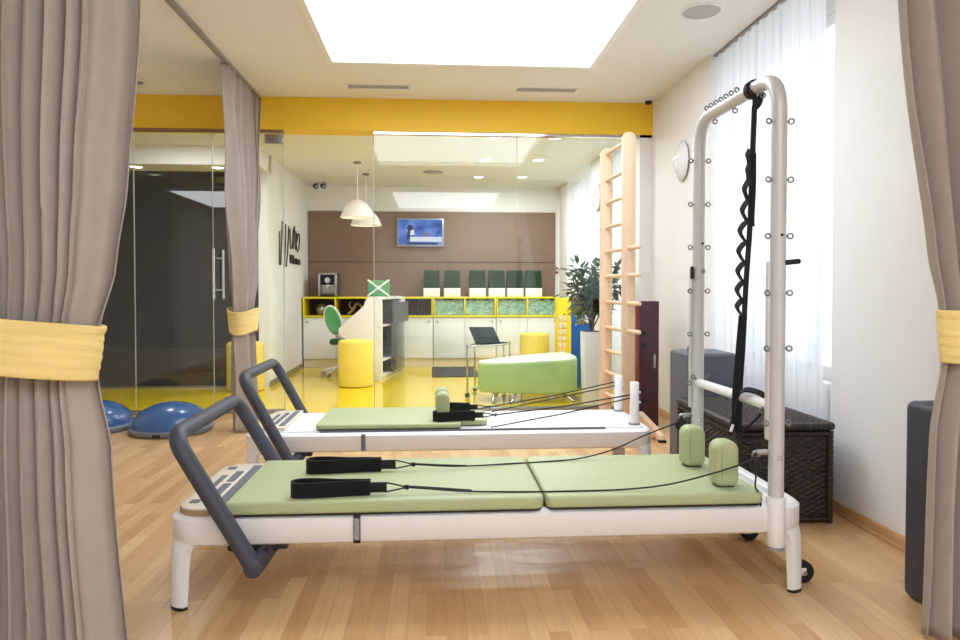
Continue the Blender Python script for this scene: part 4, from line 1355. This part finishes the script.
for i in range(6):
    x = -0.47 + i * 0.068
    h = rnd.uniform(0.16, 0.23)
    o = MB().lathe([(0, 0.7795), (0.026, 0.7795), (0.028, 0.79), (0.028, 0.779 + h * 0.62), (0.012, 0.779 + h * 0.78), (0.011, 0.779 + h), (0, 0.779 + h)], x, 10.6 + rnd.uniform(-0.03, 0.03), 16).build('dark_bottle', M['black'])
    tag(o, 'dark bottle in the cubby right of the white desk', 'bottle', 'dark bottles in the cubby')

# grass planters on the cabinets
def planter(x, y, lab):
    t = thing('grass_planter', (x, y, 1.0625), lab, 'planter', 'grass planters on the yellow cabinets')
    z = 1.0625
    b = MB()
    b.grid(lambda u, v: (0, 0, 0), 1, 1).bm.clear()
    for zz0, zz1 in ((z, z + 0.13),):
        b.prism(rrect(x - 0.125, x + 0.125, y - 0.12, y + 0.12, 0.008, 3), 'z', zz0, zz1, 0.004)
    b.build('pot', M['mattw'], t)
    g = MB()
    g.prism(rrect(x - 0.106, x + 0.106, y - 0.10, y + 0.10, 0.01, 3), 'z', z + 0.128, z + 0.37)
    rr = random.Random(int(x * 100))
    for i in range(16):
        for j in range(16):
            if 1 < i < 14 and 1 < j < 14 and (i + j) % 2:
                continue
            px, py = x - 0.114 + 0.228 * i / 15, y - 0.108 + 0.216 * j / 15
            h = 0.28 + rr.uniform(-0.03, 0.008)
            g.tube([(px, py, z + 0.125), (px + rr.uniform(-.004, .004), py, z + 0.125 + h * 0.6), (px * 0.98 + x * 0.02 + rr.uniform(-.007, .007), py * 0.98 + y * 0.02 + rr.uniform(-.007, .007), z + 0.125 + h)], [0.008, 0.007, 0.003], 4)
    o = g.build('grass', M['grass'], t)
    o['kind'] = 'stuff'
    return t
PX = (-0.048, 0.265, 0.654, 0.952, 1.237, 1.524)
pls = ['white pot of dark grass, first from the left on the yellow cabinets', 'white pot of dark grass, second from the left before the gap', 'white pot of dark grass, third from the left after the gap', 'white pot of dark grass, fourth from the left on the cabinets', 'white pot of dark grass, fifth from the left on the cabinets', 'white pot of dark grass, last on the right of the row']
p0 = planter(PX[0], 10.66, pls[0])
for x, lab in zip(PX[1:], pls[1:]):
    dup(p0, (x, 10.66, 1.0625), lab, 0)

# coffee machine
x0, x1, y0, y1, z = -1.755, -1.475, 10.52, 10.86, 1.0625
t = thing('coffee_machine', ((x0 + x1) / 2, 10.68, z), 'silver and black coffee machine on the far left of the cabinets', 'coffee machine')
b = MB()
b.box(x0, x0 + 0.035, y0, y1, z + 0.01, z + 0.36, 0.008)
b.box(x1 - 0.035, x1, y0, y1, z + 0.01, z + 0.36, 0.008)
b.box(x0, x1, y0 + 0.08, y1, z + 0.01, z + 0.34, 0.005)
b.box(x0, x1, y0, y1, z + 0.33, z + 0.36, 0.008)
b.build('body', M['steel'], t)
MB().box(x0 + 0.036, x1 - 0.036, y0 + 0.045, y0 + 0.085, z + 0.18, z + 0.33, 0.004).build('control_panel', M['black'], t)
MB().cyl((-1.615, y0 + 0.02, z + 0.25), (-1.615, y0 + 0.05, z + 0.25), 0.042, 24).build('dial', M['chrome'], t)
sp_ = MB()
sp_.box(-1.64, -1.59, y0 + 0.02, y0 + 0.07, z + 0.14, z + 0.185, 0.006)
sp_.cyl((-1.625, y0 + 0.04, z + 0.12), (-1.625, y0 + 0.04, z + 0.145), 0.008, 10)
sp_.build('spout', M['chrome'], t)
MB().box(x0 + 0.04, x1 - 0.04, y0, y0 + 0.12, z + 0.001, z + 0.035, 0.004).build('drip_tray', M['black'], t)
for xx in (x0 + 0.03, x1 - 0.03):
    MB().box(xx - 0.02, xx + 0.02, y0 + 0.02, y1 - 0.02, z, z + 0.012).build('foot', M['black'], t)

# reception desk
DX1, DY0, DY1 = -0.675, 8.84, 10.14
t = thing('reception_desk', (-0.68, 8.84, 0), 'white reception desk with sloping side and open grey shelves', 'desk')
prof = fillet([(-1.16, 0.0, 0), (DX1, 0.0, 0), (DX1, 1.08, 0), (-0.862, 1.08, 0), (-0.915, 0.96, 0), (-1.245, 0.67, 0), (-1.245, 0.60, 0), (-1.16, 0.55, 0)], [0.09, 0.09, 0.03, 0.02, 0.01, 0.01], 6)
prof = [(p.x, max(p.y, 0.002)) for p in prof]
MB().prism(prof, 'y', DY0, DY0 + 0.05, 0.004).build('side_panel', M['desk'], t, 30)
MB().prism(prof, 'y', DY1 - 0.05, DY1, 0.004).build('side_panel', M['desk'], t, 30)
MB().box(-0.86, DX1 - 0.05, DY0 + 0.05, DY1 - 0.05, 1.04, 1.08, 0.003).build('top', M['desk'], t)
MB().box(-1.24, -0.9, DY0 + 0.05, DY1 - 0.05, 0.65, 0.68, 0.003).build('worktop', M['desk'], t)
MB().box(-1.12, DX1 - 0.07, DY0 + 0.05, DY1 - 0.05, 0.002, 0.05, 0.003).build('base', M['desk'], t)
MB().box(-0.92, -0.90, DY0 + 0.05, DY1 - 0.05, 0.05, 1.04).build('back_panel', M['deskin'], t)
MB().box(-0.9, DX1 - 0.01, DY0 + 0.05, DY0 + 0.06, 0.05, 1.04).build('inner_lining', M['deskin'], t)
for z in (0.24, 0.69):
    MB().box(-0.9, DX1 - 0.03, DY0 + 0.06, 9.5, z, z + 0.02, 0.002).build('shelf', M['desk'], t)
MB().box(-0.9, DX1 - 0.02, 9.5, 9.515, 0.05, 1.04).build('divider', M['deskin'], t)
MB().box(DX1 - 0.012, DX1, 9.35, DY1 - 0.03, 0.06, 0.95, 0.002).build('glass_front', M['smoke'], t)
MB().box(DX1 + 0.01, DX1 + 0.05, 9.28, DY1 - 0.02, 0.72, 1.0, 0.01).build('leaflet_box', M['greyblk'], t)
MB().box(DX1 - 0.03, DX1 + 0.012, 9.4, 9.9, 0.8, 0.84).build('leaflet_bracket', M['greyblk'], t)
t.rotation_euler = (0, 0, radians(-11))
o = thing('green_case', (-0.75, 9.3, 1.081), 'green case with a white cross strap on top of the desk', 'case')
MB().box(-0.885, -0.60, 9.22, 9.30, 1.082, 1.295, 0.015, 3).build('case_body', M['green'], o)
for s in (1, -1):
    MB().obox((-0.745, 9.213, 1.195), (0.355, 0.012, 0.024), Matrix.Rotation(radians(37 * s), 3, 'Y'), 0.003).build('strap', M['lamp'], o)
MB().obox((-0.745, 9.207, 1.195), (0.06, 0.012, 0.05), None, 0.004).build('buckle', M['lamp'], o)

# office chair
t = thing('office_chair', (-1.38, 9.5, 0), 'green office chair with oval back behind the desk', 'chair')
b = MB()
def oval(rx, rz, th, bulge):
    m = MB()
    m.grid(lambda u, v: (rx * v * cos(2 * pi * u), bulge * (1 - v * v), rz * v * sin(2 * pi * u)), 28, 6, cu=True)
    return m
R = Matrix.Rotation(radians(-18), 3, 'Y') @ Matrix.Rotation(radians(-12), 3, 'Z')
m = oval(0.108, 0.20, 0.02, 0.02)
for v in m.bm.verts:
    v.co = R @ v.co + Vector((-1.3, 9.45, 0.75))
bo = m.build('backrest', M['green'], t, 50, solid=0.03)
rm = MB()
rm.tube([R @ Vector((0.111 * cos(a), 0.0, 0.203 * sin(a))) + Vector((-1.3, 9.45, 0.75)) for a in [2 * pi * k / 32 for k in range(32)]], 0.014, 8, closed=True)
rm.build('rim', M['lamp'], bo)
MB().prism(rrect(-1.33, -1.03, 9.22, 9.5, 0.08), 'z', 0.43, 0.50, 0.02, 3).build('seat', M['greendk'], t)
MB().tube(smooth([(-1.27, 9.46, 0.60), (-1.25, 9.5, 0.5), (-1.2, 9.4, 0.42)], 6), 0.018, 10).build('back_post', M['lamp'], t)
MB().tube(smooth([(-1.22, 9.42, 0.5), (-1.18, 9.4, 0.62), (-1.17, 9.3, 0.645), (-1.18, 9.2, 0.62)], 6), 0.014, 8).build('armrest', M['lamp'], t)
MB().cyl((-1.2, 9.37, 0.07), (-1.2, 9.37, 0.44), 0.026, 16).build('gas_lift', M['steel'], t)
for k in range(5):
    a = 2 * pi * k / 5 + 0.4
    lg = MB().tube([(-1.2 + 0.03 * cos(a), 9.37 + 0.03 * sin(a), 0.12), (-1.2 + 0.24 * cos(a), 9.37 + 0.24 * sin(a), 0.065)], [0.022, 0.014], 10).build('leg', M['lamp'], t)
    cx_, cy_ = -1.2 + 0.24 * cos(a), 9.37 + 0.24 * sin(a)
    MB().cyl((cx_ - 0.015 * sin(a), cy_ + 0.015 * cos(a), 0.028), (cx_ + 0.015 * sin(a), cy_ - 0.015 * cos(a), 0.028), 0.027, 14).build('caster', M['grey'], lg)
t.location = (-1.47, 9.62, 0)

# yellow stools
st0 = thing('yellow_stool', (-0.96, 8.46, 0), 'yellow cylinder stool standing before the white reception desk', 'stool', 'yellow cylinder stools')
MB().lathe([(0, 0.004), (0.19, 0.004), (0.205, 0.012), (0.21, 0.03), (0.21, 0.53), (0.205, 0.55), (0.19, 0.562), (0, 0.565)], -0.96, 8.46, 48).build('cover', M['ystool'], st0, 40)
MB().torus((-0.96, 8.46, 0.528), 0.2095, 0.003, (0, 0, 1), 48, 6).build('seam_piping', M['ystool'], st0)
dup(st0, (-2.2, 8.18, 0), 'yellow cylinder stool half hidden behind the narrow tied curtain')
dup(st0, (1.40, 9.62, 0), 'yellow cylinder stool standing behind the light green bench')

# bench
t = thing('padded_bench', (1.0, 7.35, 0), 'light green oval padded bench on splayed chrome legs', 'bench')
def bench_out(x0, x1, y0, y1):
    pts = []
    for k in range(56):
        a = 2 * pi * k / 56
        ca, sa = cos(a), sin(a)
        e = 0.62
        x = (x0 + x1) / 2 + (x1 - x0) / 2 * math.copysign(abs(ca) ** e, ca)
        f = (x - x0) / (x1 - x0)
        y = (y0 + y1) / 2 + (y1 - y0) / 2 * math.copysign(abs(sa) ** e, sa) * (0.42 + 0.58 * f) - 0.2 + 0.22 * f
        pts.append((x, y))
    return pts
o = MB().prism(bench_out(0.455, 1.53, 6.98, 7.96), 'z', 0.105, 0.405, 0.02, 3)
for v in o.bm.verts:
    f = (v.co.x - 0.455) / 1.07
    v.co.z += 0.045 * f if v.co.z > 0.25 else -0.01 * f
o.build('seat_body', M['bench'], t, 50)
o = MB().prism(bench_out(0.465, 1.52, 6.99, 7.95), 'z', 0.398, 0.412, 0.006, 2)
for v in o.bm.verts:
    f = (v.co.x - 0.455) / 1.07
    v.co.z += 0.045 * f
o.build('seat_top', M['benchtop'], t, 50)
for (xa, ya, xb2, yb2) in ((0.62, 7.15, 0.595, 7.08), (0.85, 7.1, 0.78, 7.0), (0.9, 7.1, 0.92, 7.0), (1.30, 7.2, 1.44, 7.1), (1.3, 7.38, 1.42, 7.46), (0.7, 7.25, 0.62, 7.33)):
    lg = MB().tube([(xa, ya, 0.12), (xb2, yb2, 0.012)], [0.016, 0.010], 10).build('leg', M['chrome'], t)
    MB().cyl((xb2, yb2, 0.001), (xb2, yb2, 0.014), 0.016, 12).build('foot_pad', M['grey'], lg)
MB().box(0.40, 0.47, 7.2, 7.3, 0.13, 0.15, 0.006).build('pull_tab', M['bench'], t)

# laptop on a chrome table
t = thing('chrome_side_table', (0.6, 7.75, 0), 'slim chrome side table behind the left end of the bench', 'table')
fr = fillet([(0.352, 7.46, 0.552), (0.80, 7.76, 0.556), (0.90, 8.1, 0.556), (0.46, 7.96, 0.552), (0.352, 7.46, 0.552)], 0.05, 5)
MB().tube(fr, 0.011, 10).build('top_frame', M['chrome'], t)
MB().prism([(0.37, 7.48), (0.79, 7.77), (0.885, 8.08), (0.47, 7.945)], 'z', 0.541, 0.549).build('glass_top', M['smoke'], t)
for (x, y) in ((0.352, 7.46), (0.78, 7.76), (0.88, 8.06), (0.46, 7.93)):
    lg = MB().cyl((x, y, 0.05), (x, y, 0.575 if x < 0.4 else 0.55), 0.0115, 12).build('leg', M['chrome'], t)
    MB().lathe([(0, 0.001), (0.02, 0.006), (0.028, 0.028), (0.02, 0.05), (0, 0.056)], x, y, 16).build('caster', M['black'], lg)
lp = thing('laptop', (0.62, 7.76, 0.552), 'black laptop standing open on the chrome side table', 'laptop')
MB().prism([(0.47, 7.70), (0.74, 7.76), (0.80, 7.93), (0.53, 7.90)], 'z', 0.5545, 0.572, 0.003).build('keyboard_base', M['black'], lp)
MB().prism([(0.51, 7.73), (0.71, 7.77), (0.75, 7.83), (0.55, 7.80)], 'z', 0.5715, 0.574).build('keyboard', M['grip'], lp)
vs = [(0.455, 7.74, 0.574), (0.74, 7.74, 0.574), (0.665, 7.84, 0.748), (0.385, 7.84, 0.748)]
def slab(vs, d):
    b = MB()
    n = (Vector(vs[1]) - Vector(vs[0])).cross(Vector(vs[3]) - Vector(vs[0])).normalized()
    lo = [b.bm.verts.new(Vector(v)) for v in vs]
    hi = [b.bm.verts.new(Vector(v) - n * d) for v in vs]
    b.bm.faces.new(lo)
    b.bm.faces.new(hi)
    for i in range(4):
        b.bm.faces.new((lo[i], lo[(i + 1) % 4], hi[(i + 1) % 4], hi[i]))
    return b
sc = slab(vs, 0.014).build('lid', M['black'], lp)
c0 = sum((Vector(v) for v in vs), Vector()) / 4
vi = [tuple(c0 + (Vector(v) - c0) * 0.9 + Vector((0, -0.003, 0.001))) for v in vs]
slab(vi, 0.004).build('screen', M['screen'], sc)
MB().box(0.50, 0.56, 7.83, 7.84, 0.748, 0.755, 0.001).build('sticker', M['lamp'], sc)
for (x, y) in ((0.51, 7.73), (0.72, 7.775), (0.77, 7.9), (0.55, 7.88)):
    MB().cyl((x, y, 0.5492), (x, y, 0.556), 0.008, 8).build('foot', M['black'], lp)

tag(MB().box(-0.04, 0.60, 9.22, 10.36, 0.001, 0.012, 0.004).build('doormat', M['dmat']), 'dark grey mat lying on the yellow floor behind the bench', 'mat')

# yellow information board, blue board, white planter with shrub
t = thing('information_stand', (1.76, 9.2, 0), 'bright yellow stand with small printed leaflets beside the cabinets', 'stand')
MB().box(1.645, 1.905, 9.15, 9.40, 0.001, 1.06, 0.006).build('board', M['yinfo'], t)
for r in range(6):
    for c_ in range(2):
        MB().box(1.655 + c_ * 0.055, 1.70 + c_ * 0.055, 9.143, 9.15, 0.30 + r * 0.09, 0.37 + r * 0.09, 0.001).build('leaflet', M['paper'], t)
for z in (0.84, 0.66):
    MB().cyl((1.73, 9.145, z), (1.73, 9.155, z), 0.011, 10).build('button', M['black'], t)
t = thing('blue_board', (1.75, 8.1, 0), 'blue board with a round white emblem behind the white planter', 'board')
MB().box(1.62, 1.89, 8.08, 8.14, 0.001, 1.05, 0.006).build('panel', M['blue'], t)
e = MB()
e.torus((1.795, 8.072, 0.845), 0.062, 0.012, (0, 1, 0), 28, 8)
e.build('emblem_ring', M['lamp'], t)
e = MB()
e.torus((1.81, 8.072, 0.86), 0.028, 0.011, (0, 1, 0), 20, 8)
e.build('emblem_disc', M['lamp'], t)
e = MB()
e.tube(smooth([(1.76, 8.072, 0.80), (1.795, 8.072, 0.81), (1.84, 8.072, 0.79), (1.87, 8.072, 0.80)], 5), 0.009, 8)
e.build('emblem_wave', M['lamp'], t)

PXc, PYc = 1.60, 6.98
t = thing('potted_shrub', (PXc, PYc, 0), 'leafy green shrub in a tall white square planter behind the ladder', 'plant')
b = MB().prism(rrect(PXc - 0.095, PXc + 0.095, PYc - 0.095, PYc + 0.095, 0.012, 3), 'z', 0.001, 0.745, 0.006)
for v in b.bm.verts:
    k = 0.88 + 0.12 * v.co.z / 0.745
    v.co.x, v.co.y = PXc + (v.co.x - PXc) * k, PYc + (v.co.y - PYc) * k
b.build('planter', M['lamp'], t)
MB().prism(rrect(PXc - 0.085, PXc + 0.085, PYc - 0.085, PYc + 0.085, 0.01, 3), 'z', 0.735, 0.749).build('soil', M['shelfin'], t)
rnd = random.Random(21)
stems = MB()
leaves, gold = MB(), MB()
tips = []
for k in range(9):
    a = 2 * pi * k / 9 + rnd.uniform(-0.3, 0.3)
    sp_r = rnd.uniform(0.12, 0.36)
    ht = rnd.uniform(0.42, 0.72)
    p = smooth([(PXc, PYc, 0.745), (PXc + sp_r * 0.4 * cos(a) + 0.02, PYc + sp_r * 0.4 * sin(a), 0.745 + ht * 0.45), (PXc + sp_r * cos(a), PYc + sp_r * sin(a), 0.745 + ht)], 8)
    stems.tube(p, [0.009 - 0.006 * i / (len(p) - 1) for i in range(len(p))], 6)
    tips.append(p)
stems.build('stems', M['twig'], t)
def leaf(b, p, d, L, w):
    d = d.normalized()
    s = d.cross(Vector((0, 0, 1)))
    s = s.normalized() if s.length > 1e-3 else Vector((1, 0, 0))
    up = s.cross(d)
    q = [p, p + d * L * 0.35 + s * w + up * L * 0.05, p + d * L - up * L * 0.12, p + d * L * 0.35 - s * w + up * L * 0.05]
    m_ = p + d * L * 0.4 - up * w * 0.35
    vs = [b.bm.verts.new(v) for v in q] + [b.bm.verts.new(m_), b.bm.verts.new(m_ - up * 0.002)]
    for (i, j) in ((0, 1), (1, 2), (2, 3), (3, 0)):
        b.bm.faces.new((vs[i], vs[j], vs[4]))
for p in tips:
    for i in range(95):
        q = p[rnd.randrange(4, len(p))]
        d = Vector((rnd.gauss(0, 1), rnd.gauss(0, 1), rnd.gauss(0.25, 0.7)))
        off = d.normalized() * rnd.uniform(0.01, 0.15)
        if (q + off).x > 1.90 - max(0, d.normalized().x) * 0.09 or (q + off).y < 6.75 or (q + off).z < 0.93:
            continue
        leaf(leaves, q + off, d, rnd.uniform(0.085, 0.125), rnd.uniform(0.024, 0.034))
for i in range(70):
    c0 = Vector((PXc - 0.12, PYc - 0.02, 0.97))
    d = Vector((rnd.gauss(-0.3, 1), rnd.gauss(-0.3, 1), rnd.gauss(0.2, 0.7)))
    leaf(gold, c0 + Vector((rnd.gauss(0, 0.045), rnd.gauss(0, 0.04), rnd.gauss(0, 0.06))), d, 0.085, 0.024)
leaves.build('foliage', M['leaf'], t)
gold.build('variegated_foliage', M['ylw_leaf'], t)

o = thing('fire_alarm', (1.955, 10.97, 1.44), 'small red fire alarm point on the far white wall', 'alarm')
MB().box(1.935, 1.975, 10.975, 11.0, 1.43, 1.53, 0.004).build('housing', M['red'], o)
MB().box(1.943, 1.967, 10.97, 10.976, 1.46, 1.50, 0.001).build('plate', M['lamp'], o)

# black lettering on the white lobby wall
def wall_text(body, y0, y1, z0, z1, nm, label):
    cu = bpy.data.curves.new(nm, 'FONT')
    cu.body = body
    cu.extrude = 0.01
    tmp = bpy.data.objects.new(nm, cu)
    C.objects.link(tmp)
    bpy.context.view_layer.update()
    me = bpy.data.meshes.new_from_object(tmp.evaluated_get(bpy.context.evaluated_depsgraph_get()))
    bpy.data.objects.remove(tmp)
    xs = [v.co.x for v in me.vertices]
    ys_ = [v.co.y for v in me.vertices]
    ax0, ax1, ay0, ay1 = min(xs), max(xs), min(ys_), max(ys_)
    for v in me.vertices:
        yy = y0 + (v.co.x - ax0) / (ax1 - ax0) * (y1 - y0)
        zz_ = z0 + (v.co.y - ay0) / (ay1 - ay0) * (z1 - z0)
        v.co = Vector((LL + 0.012 + v.co.z, yy, zz_))
    me.name = nm
    me.materials.clear()
    me.materials.append(M['letter'])
    return me
t = thing('wall_sign', (LL, 10.4, 1.58), 'tall black handwritten style lettering on the white lobby wall', 'sign')
strokes = dict(tall=[[(8.974, 1.917), (8.96, 1.7), (8.947, 1.486)], [(9.138, 2.06), (9.086, 1.813), (9.019, 1.488)], [(9.334, 2.046), (9.302, 1.746), (9.225, 1.479)], [(9.522, 2.03), (9.457, 1.722), (9.348, 1.475)]],  # first tall stroke is the faint shadow left of the letters, drawn as a line
               loops=[[(9.60, 2.0), (9.606, 1.85), (9.66, 1.734), (9.763, 1.792), (9.82, 1.987), (9.926, 2.067)], [(9.926, 2.067), (9.876, 1.869), (9.829, 1.744)], [(10.012, 2.003), (9.969, 1.734)], [(10.101, 1.975), (10.025, 1.844), (10.094, 1.723), (10.205, 1.765), (10.266, 1.933), (10.174, 1.981), (10.08, 1.86)]])
for nm, L in strokes.items():
    for q in L:
        MB().tube(smooth([(LL + 0.012, y, z) for y, z in q], 6), 0.0085, 8).build('letter_and_shadow_stroke', M['letter'], t)
for body, y0, y1, z0, z1 in (('Pilates', 9.6, 10.28, 1.53, 1.65),):
    me = wall_text(body, y0, y1, z0, z1, 'lettering', '')
    o = bpy.data.objects.new('lettering', me)
    C.objects.link(o)
    o.parent = t
    for v in me.vertices:
        v.co -= t.location
